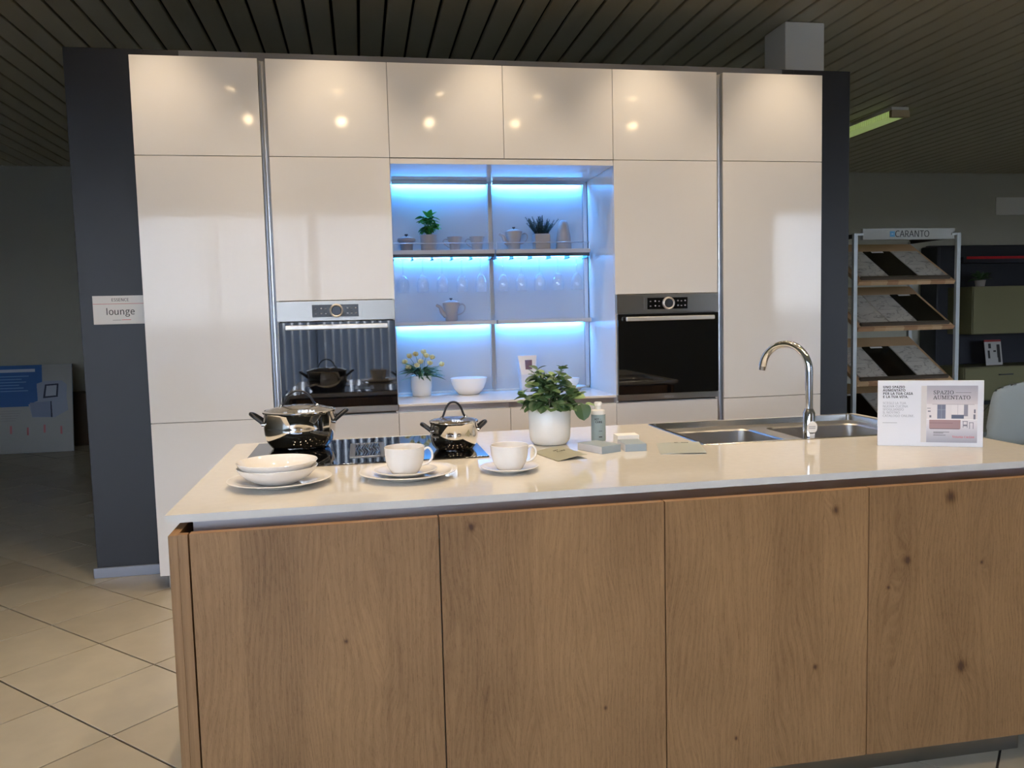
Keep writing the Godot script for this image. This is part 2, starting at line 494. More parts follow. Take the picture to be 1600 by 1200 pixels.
	P(box(Vector3(-0.125, 0, -0.006), Vector3(0.16, 0.15, 0.012), 0.001), "board", M.matte_white, sg)
	P(box(Vector3(-0.124, 0.106, 0.0119), Vector3(0.159, 0.1085, 0.0124), 0.0), "print_line", M.print_pink, sg)
	text("ESSENCE", 0.016, M.print_dark, sg, Vector3(0.012, 0.128, 0.0122))
	text("lounge", 0.034, M.print_dark, sg, Vector3(0.01, 0.066, 0.0122))
	P(box(Vector3(-0.03, 0.021, 0.0119), Vector3(0.012, 0.0225, 0.0123), 0.0), "print_line", M.print_dark, sg)
	P(box(Vector3(0.014, 0.021, 0.0119), Vector3(0.06, 0.0235, 0.0123), 0.0), "print_line", M.print_red, sg)
	# fluorescent fitting on the far ceiling
	var fx := T("fluorescent_fitting", "long ceiling fitting with ribbed yellow green diffuser", "ceiling light", Vector3(6.05, CEIL - 0.09, -3.3))
	P(box(Vector3(5.96, CEIL - 0.03, -4.1), Vector3(6.14, CEIL, -2.65), 0.004), "housing", M.column_white, fx)
	P(box(Vector3(5.955, CEIL - 0.095, -2.68), Vector3(6.145, CEIL - 0.03, -2.64), 0.004), "end_cap", mat("end_cap", srgb(196, 176, 138), 0.5), fx)
	var df := st()
	for i in 47:
		bx(df, Vector3(5.97, CEIL - 0.085, -4.08 + i * 0.0298), Vector3(6.13, CEIL - 0.03, -4.08 + i * 0.0298 + 0.024), 0.004)
	P(df, "lamp_diffuser", M.diffuser, fx)
	area(Vector3(6.05, CEIL - 0.1, -3.3), Vector2(0.14, 1.5), Vector3.DOWN, 0.12, Color(0.8, 1.0, 0.6), "fluorescent_light")

func downlights():
	# rows of recessed ceiling spots; the row nearest the cabinets washes the doors
	var ring := st(); var lens := st()
	org = Vector3.ZERO
	lathe(ring, Vector3.ZERO, [Vector2(0.036, 0.004), Vector2(0.036, -0.004), Vector2(0.050, -0.007), Vector2(0.054, 0.0), Vector2(0.054, 0.006)], 24)
	lathe(lens, Vector3.ZERO, [Vector2(0.0, -0.002), Vector2(0.036, -0.002)], 24)
	var rm := ring.commit(); var lm := lens.commit()
	var ords := ["first", "second", "third", "fourth", "fifth"]
	for zi in 3:
		var z: float = [0.33, 1.45, 2.55][zi]
		var row: String = ["above the white doors", "above the hob and sink", "above the island front"][zi]
		for xi in 5:
			var x: float = 0.12 + 0.825 * xi
			var d := T("downlight", "recessed ceiling spot %s, %s from the sign end" % [row, ords[xi]], "downlight", Vector3(x, CEIL - 0.006, z), "recessed ceiling spots " + row)
			P(rm, "trim_ring", M.aluminium, d); P(lm, "lamp_lens", M.lamp_lens, d)
			spot(Vector3(x, CEIL - 0.014, z), Vector3(x, 0, z), [1.6, 1.4, 0.6][zi], 39.0, WARM, 0.03, 0.7)
			if zi == 0: spot(Vector3(x, CEIL - 0.014, z), Vector3(x, 0, z), 0.2, 78.0, WARM, 0.03, 0.5)   # what spills past the reflector
	# tilted spot heads over the aisle, turned to the island
	var can := st(); var face := st()
	org = Vector3.ZERO
	lathe(can, Vector3.ZERO, [Vector2(0.0, 0.11), Vector2(0.040, 0.105), Vector2(0.046, 0.09), Vector2(0.046, 0.0), Vector2(0.041, 0.0), Vector2(0.040, 0.012)], 24)
	lathe(face, Vector3.ZERO, [Vector2(0.0, -0.012), Vector2(0.024, -0.006), Vector2(0.040, 0.010)], 24)
	var canm := can.commit(); var facem := face.commit()
	for xi in 5:
		var p := Vector3([0.17, 0.955, 1.73, 2.51, 3.63][xi], CEIL - 0.10, 3.16)
		var d := T("spot_head", "tilted white ceiling spot head over the aisle, %s from the sign end" % ords[xi], "spotlight", p, "spot heads over the aisle")
		var to := Vector3(p.x, 0.9, 1.0)
		var b := Basis.looking_at(to - p, Vector3.FORWARD) * Basis(Vector3.RIGHT, PI / 2)
		var c := P(canm, "housing", M.column_white, d); c.basis = b
		var f := P(facem, "lamp_lens", M.lamp_lens, d); f.basis = b
		var q := st(); tube(q, [p + Vector3(0, 0.04, 0.05), p + Vector3(0, 0.098, 0.05)], 0.008, 8); P(q, "stalk", M.column_white, d)
		org = Vector3.ZERO
		spot(p + (to - p).normalized() * 0.02, to, 0.9, 34.0, WARM, 0.035, 0.7)

# ------------------------------------------------------------------ tall cabinets
const XB := 0.6016
const XC := 0.6366
const XD := 1.237
const XE := 1.8372
const XF := 2.4361
const XG := 3.0356
const XH := 3.0703
const XI := 3.671
const TOP := 2.6651
const LINE := 2.1848
const OVT := 1.4593
const OVB := 0.8669
const MID := 0.8606
const BOT := 0.075

func door(parent, x0, x1, ya, yb, called := "door"):
	return P(box(Vector3(x0 + 0.0012, ya + 0.0015, -0.022), Vector3(x1 - 0.0012, yb - 0.0015, 0.0), 0.0012), called, M.white_gloss, parent)

func profile_v(parent, x0, x1):                        # concave vertical grip profile of aluminium
	var s := st(); var n := 8; var w: float = x1 - x0
	for i in n:
		var a0 := PI * i / n; var a1 := PI * (i + 1) / n
		var p0 := Vector3(x0 + w * (0.5 - 0.5 * cos(a0)), 0, -0.012 - 0.026 * sin(a0)); var p1 := Vector3(x0 + w * (0.5 - 0.5 * cos(a1)), 0, -0.012 - 0.026 * sin(a1))
		var n0 := Vector3(cos(a0), 0, sin(a0)); var n1 := Vector3(cos(a1), 0, sin(a1))
		var lo := Vector3(0, BOT, 0); var hi := Vector3(0, TOP - 0.004, 0)
		tri(s, p0 + lo, p1 + lo, p1 + hi, n0, n1, n1); tri(s, p0 + lo, p1 + hi, p0 + hi, n0, n1, n0)
	return P(s, "grip_profile", M.aluminium, parent)

func plinth(parent, x0, x1):
	P(box(Vector3(x0, 0.0, -0.09), Vector3(x1, BOT - 0.002, -0.055), 0.001), "plinth", M.brushed, parent)

func oven(x0: float, x1: float, label: String):
	var o := T("built_in_oven", label, "oven", Vector3((x0 + x1) / 2, OVB, 0.0), "built-in ovens")
	x0 += 0.002; x1 -= 0.002
	var y1 := OVT - 0.002
	P(box(Vector3(x0 + 0.02, OVB + 0.004, -0.44), Vector3(x1 - 0.02, y1 - 0.01, -0.004), 0.0), "housing", M.board_grey, o)
	P(box(Vector3(x0, 1.354, -0.004), Vector3(x1, y1, 0.018), 0.002), "control_panel", M.brushed, o)
	P(box(Vector3(x0 + 0.006, 0.906, -0.004), Vector3(x1 - 0.002, 1.350, 0.018), 0.002), "door_glass", M.black_glass, o)
	P(box(Vector3(x0, OVB + 0.006, -0.004), Vector3(x1, 0.905, 0.018), 0.002), "door_sill", M.brushed, o)
	var cx := (x0 + x1) / 2
	P(box(Vector3(cx - 0.140, 1.373, 0.0175), Vector3(cx + 0.128, 1.438, 0.0192), 0.0005), "display_frame", M.brushed, o)
	var ds := P(box(Vector3(cx - 0.122, 1.374, 0.0185), Vector3(cx + 0.112, 1.437, 0.0202), 0.0), "display", M.display_black, o)
	for i in 6:
		for j in 2:
			var dx: float = [-0.104, -0.076, -0.054, 0.056, 0.076, 0.098][i]
			P(box(Vector3(cx + dx - 0.004, 1.389 + j * 0.026, 0.0200), Vector3(cx + dx + 0.004, 1.393 + j * 0.026 + (i % 2) * 0.003, 0.0205), 0.0), "symbol", M.print_grey, ds)
	var kn := st()
	lathe(kn, Vector3.ZERO + org, [Vector2(0.0245, 0.004), Vector2(0.0255, 0.0125), Vector2(0.029, 0.015), Vector2(0.034, 0.012), Vector2(0.0355, 0.004), Vector2(0.0355, 0.0)], 40)
	var ring := P(kn, "knob_ring", M.handle_silver, o)
	ring.position = Vector3(cx, 1.406, 0.0195) - org; ring.rotation.x = PI / 2
	var kd := st(); lathe(kd, Vector3.ZERO + org, [Vector2(0.0, 0.010), Vector2(0.022, 0.010), Vector2(0.0245, 0.007), Vector2(0.0245, 0.0)], 32)
	var kk := P(kd, "knob_disc", M.knob_dark, ring)
	# bar handle on two stubs
	var hh := P(box(Vector3(x0 + 0.042, 1.311, 0.044), Vector3(x1 - 0.040, 1.335, 0.060), 0.004), "handle", M.handle_silver, o)
	for sx in [x0 + 0.075, x1 - 0.073]:
		P(box(Vector3(sx - 0.008, 1.315, 0.016), Vector3(sx + 0.008, 1.331, 0.046), 0.001), "handle_stub", M.handle_silver, hh)
	text("BOSCH", 0.012, M.print_grey, o, Vector3(cx, 0.886, 0.0184) - org, Basis.IDENTITY, "Droid Sans", 700)
	return o

func cabinets():
	var backz := -0.55
	# left tall unit
	var c := T("tall_cabinet", "glossy white three-door tall cabinet next to the lounge sign", "cabinet", Vector3(0.3, 0, 0))
	P(box(Vector3(0.002, BOT, backz), Vector3(XB - 0.002, TOP, -0.024), 0.0), "carcass", M.carcass, c)
	for y in [[LINE, TOP], [MID, LINE], [BOT, MID]]: door(c, 0.0, XB, y[0], y[1])
	profile_v(c, XB, XC); plinth(c, 0.03, XC)
	# left oven tower
	c = T("oven_tower", "glossy white oven tower beside the niche, nearer the lounge sign", "cabinet", Vector3((XC + XD) / 2, 0, 0), "oven towers")
	P(box(Vector3(XC + 0.002, BOT, backz), Vector3(XD - 0.001, OVB - 0.006, -0.024), 0.0), "carcass", M.carcass, c)
	P(box(Vector3(XC + 0.002, OVT + 0.004, backz), Vector3(XD - 0.001, TOP, -0.024), 0.0), "carcass", M.carcass, c)
	P(box(Vector3(XC + 0.002, OVB - 0.006, backz), Vector3(XC + 0.014, OVT + 0.004, -0.006), 0.0), "side_panel", M.carcass, c)
	P(box(Vector3(XD - 0.013, OVB - 0.006, backz), Vector3(XD - 0.001, OVT + 0.004, -0.006), 0.0), "side_panel", M.carcass, c)
	for y in [[LINE, TOP], [OVT, LINE]]: door(c, XC, XD, y[0], y[1])
	door(c, XC, XD, 0.47, MID, "drawer_front"); door(c, XC, XD, BOT, 0.47, "drawer_front"); plinth(c, XC, XD)
	oven(XC, XD, "steel oven with black glass door in the tower nearer the lounge sign")
	# right oven tower
	c = T("oven_tower", "glossy white oven tower between the niche and the slim tall cabinet by the column", "cabinet", Vector3((XF + XG) / 2, 0, 0), "oven towers")
	P(box(Vector3(XF + 0.001, BOT, backz), Vector3(XG - 0.002, OVB - 0.006, -0.024), 0.0), "carcass", M.carcass, c)
	P(box(Vector3(XF + 0.001, OVT + 0.004, backz), Vector3(XG - 0.002, TOP, -0.024), 0.0), "carcass", M.carcass, c)
	P(box(Vector3(XF + 0.001, OVB - 0.006, backz), Vector3(XF + 0.013, OVT + 0.004, -0.006), 0.0), "side_panel", M.carcass, c)
	P(box(Vector3(XG - 0.014, OVB - 0.006, backz), Vector3(XG - 0.002, OVT + 0.004, -0.006), 0.0), "side_panel", M.carcass, c)
	for y in [[LINE, TOP], [OVT, LINE]]: door(c, XF, XG, y[0], y[1])
	door(c, XF, XG, 0.47, MID, "drawer_front"); door(c, XF, XG, BOT, 0.47, "drawer_front"); plinth(c, XF, XG)
	oven(XF, XG, "steel oven with black glass door in the tower under the white ceiling column")
	# right tall unit
	c = T("tall_cabinet", "glossy white three-door tall cabinet at the end below the ceiling column", "cabinet", Vector3((XH + XI) / 2, 0, 0))
	P(box(Vector3(XH + 0.002, BOT, backz), Vector3(XI - 0.002, TOP, -0.024), 0.0), "carcass", M.carcass, c)
	for y in [[LINE, TOP], [MID, LINE], [BOT, MID]]: door(c, XH, XI, y[0], y[1])
	profile_v(c, XG, XH); plinth(c, XG, XI - 0.03)
	# cabinets over the niche
	for k in 2:
		var xa: float = [XD, XE][k]; var xb: float = [XE, XF][k]
		c = T("bridge_cabinet", ["white one-door wall cabinet above the niche, next to the sign-side tower", "white one-door wall cabinet above the niche, next to the column-side tower"][k], "cabinet", Vector3((xa + xb) / 2, LINE, 0), "wall cabinets above the niche")
		P(box(Vector3(xa + 0.001, LINE, backz), Vector3(xb - 0.001, TOP, -0.024), 0.0), "carcass", M.carcass, c)
		door(c, xa, xb, LINE, TOP)
	# base units under the niche
	for k in 2:
		var xa: float = [XD, XE][k]; var xb: float = [XE, XF][k]
		c = T("drawer_unit", ["white base drawer unit below the niche, behind the small pot", "white base drawer unit below the niche, behind the leafy pot plant"][k], "cabinet", Vector3((xa + xb) / 2, 0, 0), "base drawer units below the niche")
		P(box(Vector3(xa + 0.001, BOT, backz), Vector3(xb - 0.001, MID, -0.03), 0.0), "carcass", M.carcass, c)
		P(box(Vector3(xa + 0.001, MID - 0.03, -0.05), Vector3(xb - 0.001, 0.8925, -0.034), 0.0), "grip_profile", M.aluminium, c)
		for y in [[0.47, MID], [BOT, 0.47]]: door(c, xa, xb, y[0], y[1], "drawer_front")
		plinth(c, xa, xb)

# ------------------------------------------------------------------ the lit niche
const NZ := -0.55        # front of the glass back panel
const SH2 := 1.720
const SH3 := 1.311

func niche():
	var w := T("niche_worktop", "thin white worktop inside the lit niche", "worktop", Vector3(1.84, 0.893, -0.27))
	P(box(Vector3(XD + 0.001, 0.8925, NZ - 0.01), Vector3(XF - 0.001, 0.905, 0.0), 0.0015), "slab", M.quartz, w)
	var tp := T("niche_top_panel", "glossy white board closing the niche below the wall cabinets", "panel", Vector3(1.84, 2.154, -0.27))
	P(box(Vector3(XD + 0.001, 2.1545, NZ - 0.01), Vector3(XF - 0.001, 2.1825, -0.002), 0.001), "board", M.white_gloss, tp)
	# back panel in two sheets with aluminium uprights
	var b := T("niche_back_panel", "pale glass back panel with aluminium uprights in the lit niche", "panel", Vector3(1.84, 0.905, NZ))
	P(box(Vector3(XD + 0.002, 0.918, NZ - 0.012), Vector3(1.834, 2.1545, NZ), 0.0005), "sheet", M.panel_white, b)
	P(box(Vector3(1.846, 0.918, NZ - 0.012), Vector3(XF - 0.002, 2.1545, NZ), 0.0005), "sheet", M.panel_white, b)
	P(box(Vector3(XD + 0.002, 0.9055, NZ - 0.012), Vector3(XF - 0.002, 0.9178, NZ + 0.006), 0.001), "bottom_strip", M.quartz, b)
	for x in [[XD + 0.002, XD + 0.024], [1.824, 1.850], [2.408, XF - 0.003]]:
		P(box(Vector3(x[0], 0.918, NZ - 0.001), Vector3(x[1], 2.154, NZ + 0.022), 0.002), "upright", M.aluminium, b)
	# light profiles under the top panel
	for k in 2:
		var xa: float = [XD + 0.026, 1.853][k]; var xb: float = [1.821, 2.405][k]
		var l := T("light_profile", ["slim light bar at the top of the niche above the basil", "slim light bar at the top of the niche above the rosemary"][k], "light bar", Vector3((xa + xb) / 2, 2.13, NZ + 0.03), "light bars at the niche top")
		P(box(Vector3(xa, 2.132, NZ + 0.030), Vector3(xb, 2.154, NZ + 0.046), 0.001), "profile", M.aluminium, l)
		P(box(Vector3(xa, 2.140, NZ + 0.014), Vector3(xb, 2.148, NZ + 0.030), 0.0), "led_strip", M.led, l)
		area(Vector3((xa + xb) / 2, 2.138, NZ + 0.022), Vector2(xb - xa, 0.012), Vector3(0, -1, -0.35).normalized(), 0.6, LED, "led_light")
	# two rows of shelves, each in two halves
	for row in 2:
		var y: float = [SH2, SH3][row]
		for k in 2:
			var xa: float = [XD + 0.012, 1.844][k]; var xb: float = [1.838, 2.412][k]
			var s := T("niche_shelf", [["white shelf with glass rack carrying the basil and two cups", "white shelf with glass rack carrying the rosemary and the cone vase"], ["white shelf carrying a single teapot", "empty white shelf in the niche above the coffee bag"]][row][k], "shelf", Vector3((xa + xb) / 2, y, NZ + 0.02), "white shelves in the niche")
			P(box(Vector3(xa, y, NZ + 0.024), Vector3(xb, y + 0.0235, -0.39), 0.0015), "board", M.shelf_white, s)
			P(box(Vector3(xa + 0.015, y + 0.002, NZ + 0.010), Vector3(xb - 0.015, y + 0.010, NZ + 0.024), 0.0), "led_strip", M.led, s)
			P(box(Vector3(xa + 0.015, y + 0.010, NZ + 0.003), Vector3(xb - 0.015, y + 0.0235, NZ + 0.024), 0.0), "light_profile", M.aluminium, s)
			area(Vector3((xa + xb) / 2, y + 0.0005, NZ + 0.017), Vector2(xb - xa - 0.03, 0.012), Vector3(0, -1, -0.35).normalized(), 0.6, LED, "led_light")
			if row == 0:
				var r := st()
				tube(r, [Vector3(xa + 0.003, y + 0.062, -0.398), Vector3(xb - 0.003, y + 0.062, -0.398)], 0.003, 8)
				var rail := P(r, "gallery_rail", M.aluminium, s)
				for x in [xa + 0.006, xb - 0.006]:
					var q := st(); tube(q, [Vector3(x, y + 0.02, -0.398), Vector3(x, y + 0.062, -0.398)], 0.0025, 6); P(q, "rail_post", M.aluminium, rail)
				P(box(Vector3(xa + 0.004, y - 0.018, -0.403), Vector3(xb - 0.004, y, -0.398), 0.001), "rack_bar", M.knob_dark, s)
				# rack: runners on which the glass feet hang
				for g in 6:
					var gx: float = [1.251, 1.364, 1.478, 1.592, 1.705, 1.82][g] if k == 0 else [1.848, 1.947, 2.0585, 2.1715, 2.2855, 2.399][g]
					P(box(Vector3(gx - 0.007, y - 0.030, NZ + 0.035), Vector3(gx + 0.007, y - 0.0265, -0.405), 0.0), "rack_runner", M.knob_dark, s)
					P(box(Vector3(gx - 0.0015, y - 0.0265, NZ + 0.035), Vector3(gx + 0.0015, y, -0.405), 0.0), "rack_web", M.knob_dark, s)

func glass_mesh() -> Mesh:
	org = Vector3.ZERO
	var s := st()      # hangs by its foot: y = 0 is the underside of the foot, the bowl opens downwards
	lathe(s, Vector3.ZERO, [Vector2(0.0, -0.001), Vector2(0.034, 0.0), Vector2(0.034, -0.0015), Vector2(0.010, -0.006), Vector2(0.0045, -0.012), Vector2(0.0036, -0.04), Vector2(0.0036, -0.075), Vector2(0.006, -0.086), Vector2(0.016, -0.096), Vector2(0.028, -0.112), Vector2(0.0355, -0.135), Vector2(0.0365, -0.155), Vector2(0.0345, -0.180), Vector2(0.032, -0.194), Vector2(0.0312, -0.194), Vector2(0.0337, -0.179), Vector2(0.0357, -0.155), Vector2(0.0347, -0.136), Vector2(0.0272, -0.113), Vector2(0.014, -0.099), Vector2(0.0, -0.093)], 28)
	return s.commit()

# handle as a bar along a curve in the plane (side, up)
func ear(s, c: Vector3, side: Vector3, keys: Array, r: float, flat := 1.0):
	var k := []
	for p in keys: k.append(c + side * p.x + Vector3.UP * p.y)
	tube(s, curve(k, 6), r, 8, true, flat)

func teapot(label: String, at: Vector3):
	var t := T("teapot", label, "teapot", at, "stoneware teapots in the niche")
	var s := st()
	lathe(s, at, [Vector2(0, 0), Vector2(0.031, 0), Vector2(0.034, 0.004), Vector2(0.037, 0.05), Vector2(0.049, 0.100), Vector2(0.0505, 0.107), Vector2(0.047, 0.109), Vector2(0.0, 0.110)], 32)
	P(s, "body", M.stoneware, t)
	s = st(); lathe(s, at + Vector3(0, 0.110, 0), [Vector2(0.045, -0.002), Vector2(0.045, 0.002), Vector2(0.03, 0.008), Vector2(0.012, 0.011), Vector2(0.0, 0.0115)], 28)
	var lid := P(s, "lid", M.stoneware, t)
	s = st(); lathe(s, at + Vector3(0, 0.1212, 0), [Vector2(0.004, 0), Vector2(0.004, 0.004), Vector2(0.009, 0.007), Vector2(0.0095, 0.013), Vector2(0.0, 0.014)], 16)
	P(s, "knob", M.knob_dark, lid)
	s = st(); tube(s, curve([at + Vector3(-0.030, 0.030, 0), at + Vector3(-0.052, 0.052, 0), at + Vector3(-0.066, 0.082, 0), at + Vector3(-0.088, 0.096, 0)], 6), [0.017, 0.0165, 0.016, 0.015, 0.0145, 0.014, 0.0135, 0.013, 0.0125, 0.012, 0.0115, 0.011, 0.0105, 0.010, 0.0095, 0.009, 0.0085, 0.008, 0.0075], 12)
	P(s, "spout", M.stoneware, t)
	s = st(); ear(s, at, Vector3.RIGHT, [Vector2(0.044, 0.092), Vector2(0.066, 0.099), Vector2(0.082, 0.084), Vector2(0.076, 0.058), Vector2(0.058, 0.042), Vector2(0.038, 0.036)], 0.0042)
	P(s, "handle", M.stoneware, t)

func leaf_mesh(l: float, w: float, round_: float, curl: float, blunt := 0.75) -> Mesh:
	org = Vector3.ZERO
	var s := st(); var n := 8; var rows := []
	for i in n + 1:                                 # leaf lies along +z, its face up
		var t := float(i) / n
		var ww := w * 0.5 * pow(sin(PI * pow(clampf(t, 0.0, 1.0), round_)), blunt) if i > 0 and i < n else 0.0
		var y := -curl * t * t * l
		rows.append([Vector3(-ww, y + ww * 0.25, t * l), Vector3(0, y, t * l), Vector3(ww, y + ww * 0.25, t * l)])
	for i in n:
		for k in 2:
			var a: Vector3 = rows[i][k]; var b: Vector3 = rows[i][k + 1]; var c: Vector3 = rows[i + 1][k + 1]; var d: Vector3 = rows[i + 1][k]
			var nn := (d - a).cross(b - a)
			if nn.length() < 1e-9: nn = (c - a).cross(b - a)
			if nn.length() < 1e-9: nn = (d - a).cross(c - a)
			nn = nn.normalized()
			if nn.y < 0: nn = -nn
			if (b - a).length() > 1e-6: tri(s, a, b, c, nn, nn, nn)
			if (d - c).length() > 1e-6: tri(s, a, c, d, nn, nn, nn)
	return s.commit()

func put(mesh: Mesh, called: String, m: Material, parent: Node3D, at: Vector3, dir: Vector3, roll := 0.0, scale_ := 1.0, up := Vector3.UP):
	var o := P(mesh, called, m, parent)
	var z := dir.normalized()
	var x := up.cross(z)
	if x.length() < 0.05: x = Vector3.RIGHT
	x = x.normalized()
	var b := Basis(x, z.cross(x), z) * Basis(Vector3.BACK, roll)
	o.transform = Transform3D(b.scaled(Vector3.ONE * scale_), at)
	return o

func niche_things():
	var sy := SH2 + 0.0240; var z := -0.465
	# wine glasses hanging by the foot
	var gm := glass_mesh()
	var xs := [1.308, 1.421, 1.535, 1.649, 1.762, 1.895, 2.003, 2.115, 2.228, 2.343]
	for i in 10:
		var g := T("wine_glass", "clear wine glass hanging under the %s shelf, %s from the middle upright" % ["basil" if i < 5 else "rosemary", ["first", "second", "third", "fourth", "fifth"][4 - i if i < 5 else i - 5]], "glass", Vector3(xs[i], SH2 - 0.0225, -0.462 + 0.004 * sin(i * 2.3)), "wine glasses hanging below the " + ("basil" if i < 5 else "rosemary") + " shelf")
		P(gm, "bowl_and_stem", M.glass, g)
	# sugar bowl
	var at := Vector3(1.335, sy, z)
	var t := T("sugar_bowl", "small lidded grey stoneware sugar bowl beside the basil", "sugar bowl", at)
	var s := st(); lathe(s, at, [Vector2(0, 0), Vector2(0.030, 0), Vector2(0.034, 0.004), Vector2(0.037, 0.042), Vector2(0.052, 0.058), Vector2(0.052, 0.066), Vector2(0.046, 0.068), Vector2(0, 0.068)], 32); P(s, "bowl", M.stoneware, t)
	s = st(); lathe(s, at + Vector3(0, 0.068, 0), [Vector2(0.050, 0), Vector2(0.048, 0.005), Vector2(0.022, 0.013), Vector2(0, 0.0145)], 28)
	var lid := P(s, "lid", M.stoneware, t)
	s = st(); lathe(s, at + Vector3(0, 0.0815, 0), [Vector2(0.004, 0), Vector2(0.004, 0.005), Vector2(0.010, 0.009), Vector2(0.010, 0.015), Vector2(0, 0.016)], 16); P(s, "knob", M.knob_dark, lid)
	# basil in a round pot
	at = Vector3(1.463, sy, z)
	t = T("potted_basil", "bright green basil in a round grey pot on the upper shelf", "potted plant", at)
	s = st(); lathe(s, at, [Vector2(0, 0), Vector2(0.043, 0), Vector2(0.046, 0.003), Vector2(0.049, 0.090), Vector2(0.046, 0.090), Vector2(0.045, 0.080)], 32); P(s, "pot", M.stoneware, t)
	s = st(); lathe(s, at, [Vector2(0.0455, 0.080), Vector2(0, 0.082)], 20); P(s, "soil", M.soil, t)
	var lm := [leaf_mesh(0.044, 0.030, 0.85, 0.35), leaf_mesh(0.036, 0.026, 0.9, 0.6)]
	rng.seed = 4
	for i in 16:
		var a := TAU * i / 16.0; var top := Vector3(cos(a) * 0.040 * rng.randf_range(0.3, 1.2), rng.randf_range(0.105, 0.20), sin(a) * 0.032)
		var ps := curve([Vector3(cos(a) * 0.012, 0.08, sin(a) * 0.012), Vector3(top.x * 0.6, 0.12, top.z * 0.6), top], 4)
		s = st(); org = Vector3.ZERO; tube(s, ps, 0.0016, 5, false); P(s, "stem", M.basil_dark, t)
		for k in 5:
			var b := a + k * 2.4 + rng.randf(); var p: Vector3 = ps[-1] if k < 3 else ps[5]
			put(lm[k % 2], "leaf", M.basil if rng.randf() < 0.6 else M.basil_dark, t, p, Vector3(cos(b), rng.randf_range(-0.5, 0.6), sin(b)), rng.randf_range(-0.4, 0.4), rng.randf_range(0.8, 1.15))
	for i in 3: put(lm[0], "leaf", M.basil, t, Vector3(0.0 + i * 0.006, 0.19, 0.0), Vector3(-0.4 + i * 0.5, 0.9, 0.3), 0, 1.2)
	# two cups
	for k in 2:
		at = Vector3([1.615, 1.746][k], sy, z)
		t = T("tapered_cup", ["tapered grey stoneware cup next to the basil pot", "tapered grey stoneware cup next to the middle upright"][k], "cup", at, "tapered cups on the upper shelf")
		s = st(); lathe(s, at, [Vector2(0, 0.0), Vector2(0.027, 0), Vector2(0.030, 0.003), Vector2(0.032, 0.035), Vector2(0.046, 0.079), Vector2(0.0445, 0.080), Vector2(0.030, 0.036), Vector2(0.026, 0.006), Vector2(0, 0.005)], 32); P(s, "bowl", M.stoneware, t)
		s = st(); ear(s, at, Vector3.LEFT, [Vector2(0.036, 0.062), Vector2(0.054, 0.068), Vector2(0.068, 0.056), Vector2(0.060, 0.038), Vector2(0.044, 0.026), Vector2(0.030, 0.018)], 0.0034); P(s, "handle", M.stoneware, t)
	teapot("grey stoneware teapot next to the rosemary on the upper shelf", Vector3(1.966, sy, z))
	teapot("grey stoneware teapot alone on the lower shelf", Vector3(1.582, SH3 + 0.0240, z))
	# rosemary in a square pot
	at = Vector3(2.131, sy, z)
	t = T("potted_rosemary", "dark needle-leaved rosemary in a square grey pot", "potted plant", at)
	s = st(); bx(s, at + Vector3(-0.046, 0, -0.046), at + Vector3(0.046, 0.092, 0.046), 0.005); P(s, "pot", M.stoneware, t)
	s = st(); bx(s, at + Vector3(-0.040, 0.09, -0.040), at + Vector3(0.040, 0.0935, 0.040), 0.0); P(s, "soil", M.soil, t)
	var sprigs := []
	for v in 3:
		org = Vector3.ZERO; rng.seed = 20 + v
		s = st(); var ln := 0.085 + 0.012 * v
		tube(s, [Vector3.ZERO, Vector3(0.002, 0, ln * 0.5), Vector3(0, 0.003, ln)], 0.0011, 4, false)
		for k in 40:
			var tz := ln * (0.08 + 0.92 * k / 40.0); var a := k * 2.4
			var d := Vector3(cos(a), sin(a), 0.75).normalized() * rng.randf_range(0.010, 0.016)
			var p := Vector3(0, 0, tz); var w := Vector3(-sin(a), cos(a), 0) * 0.0011
			var n := d.cross(w).normalized()
			tri(s, p - w, p + w, p + d, n, n, n); tri(s, p - w, p + w, p + d, -n, -n, -n)
		sprigs.append(s.commit())
	rng.seed = 9
	for i in 120:
		var a := rng.randf() * TAU; var r := sqrt(rng.randf()) * 0.036; var lean := r / 0.036 * 0.75
		put(sprigs[i % 3], "sprig", M.rosemary, t, Vector3(cos(a) * r, 0.088, sin(a) * r), Vector3(cos(a) * lean, 1.0 - 0.35 * int(i % 3 == 0), sin(a) * lean * (0.8 if sin(a) > 0 else 0.2)), rng.randf() * 6.0, rng.randf_range(0.45, 1.15), Vector3.BACK)
	# cone vase
	at = Vector3(2.268, sy, z)
	t = T("cone_vase", "tall plain grey vase tapering to a rounded top", "vase", at)
	s = st(); lathe(s, at, [Vector2(0, 0), Vector2(0.044, 0), Vector2(0.047, 0.004), Vector2(0.046, 0.03), Vector2(0.040, 0.09), Vector2(0.030, 0.145), Vector2(0.025, 0.162), Vector2(0.018, 0.170), Vector2(0.010, 0.172), Vector2(0.010, 0.166), Vector2(0.0, 0.166)], 36); P(s, "body", M.stoneware, t)
	# flower pot
	var wy := 0.9055
	at = Vector3(1.391, wy, -0.435)
	t = T("potted_flowers", "white pot of cream artificial flowers with long green leaves", "potted plant", at)
	s = st(); lathe(s, at, [Vector2(0, 0), Vector2(0.050, 0), Vector2(0.055, 0.005), Vector2(0.061, 0.05), Vector2(0.062, 0.118), Vector2(0.059, 0.118), Vector2(0.058, 0.105), Vector2(0.0, 0.105)], 36); P(s, "pot", M.pot_white, t)
	var strap := [leaf_mesh(0.105, 0.017, 0.7, 0.5), leaf_mesh(0.09, 0.016, 0.7, 0.8)]
	rng.seed = 31
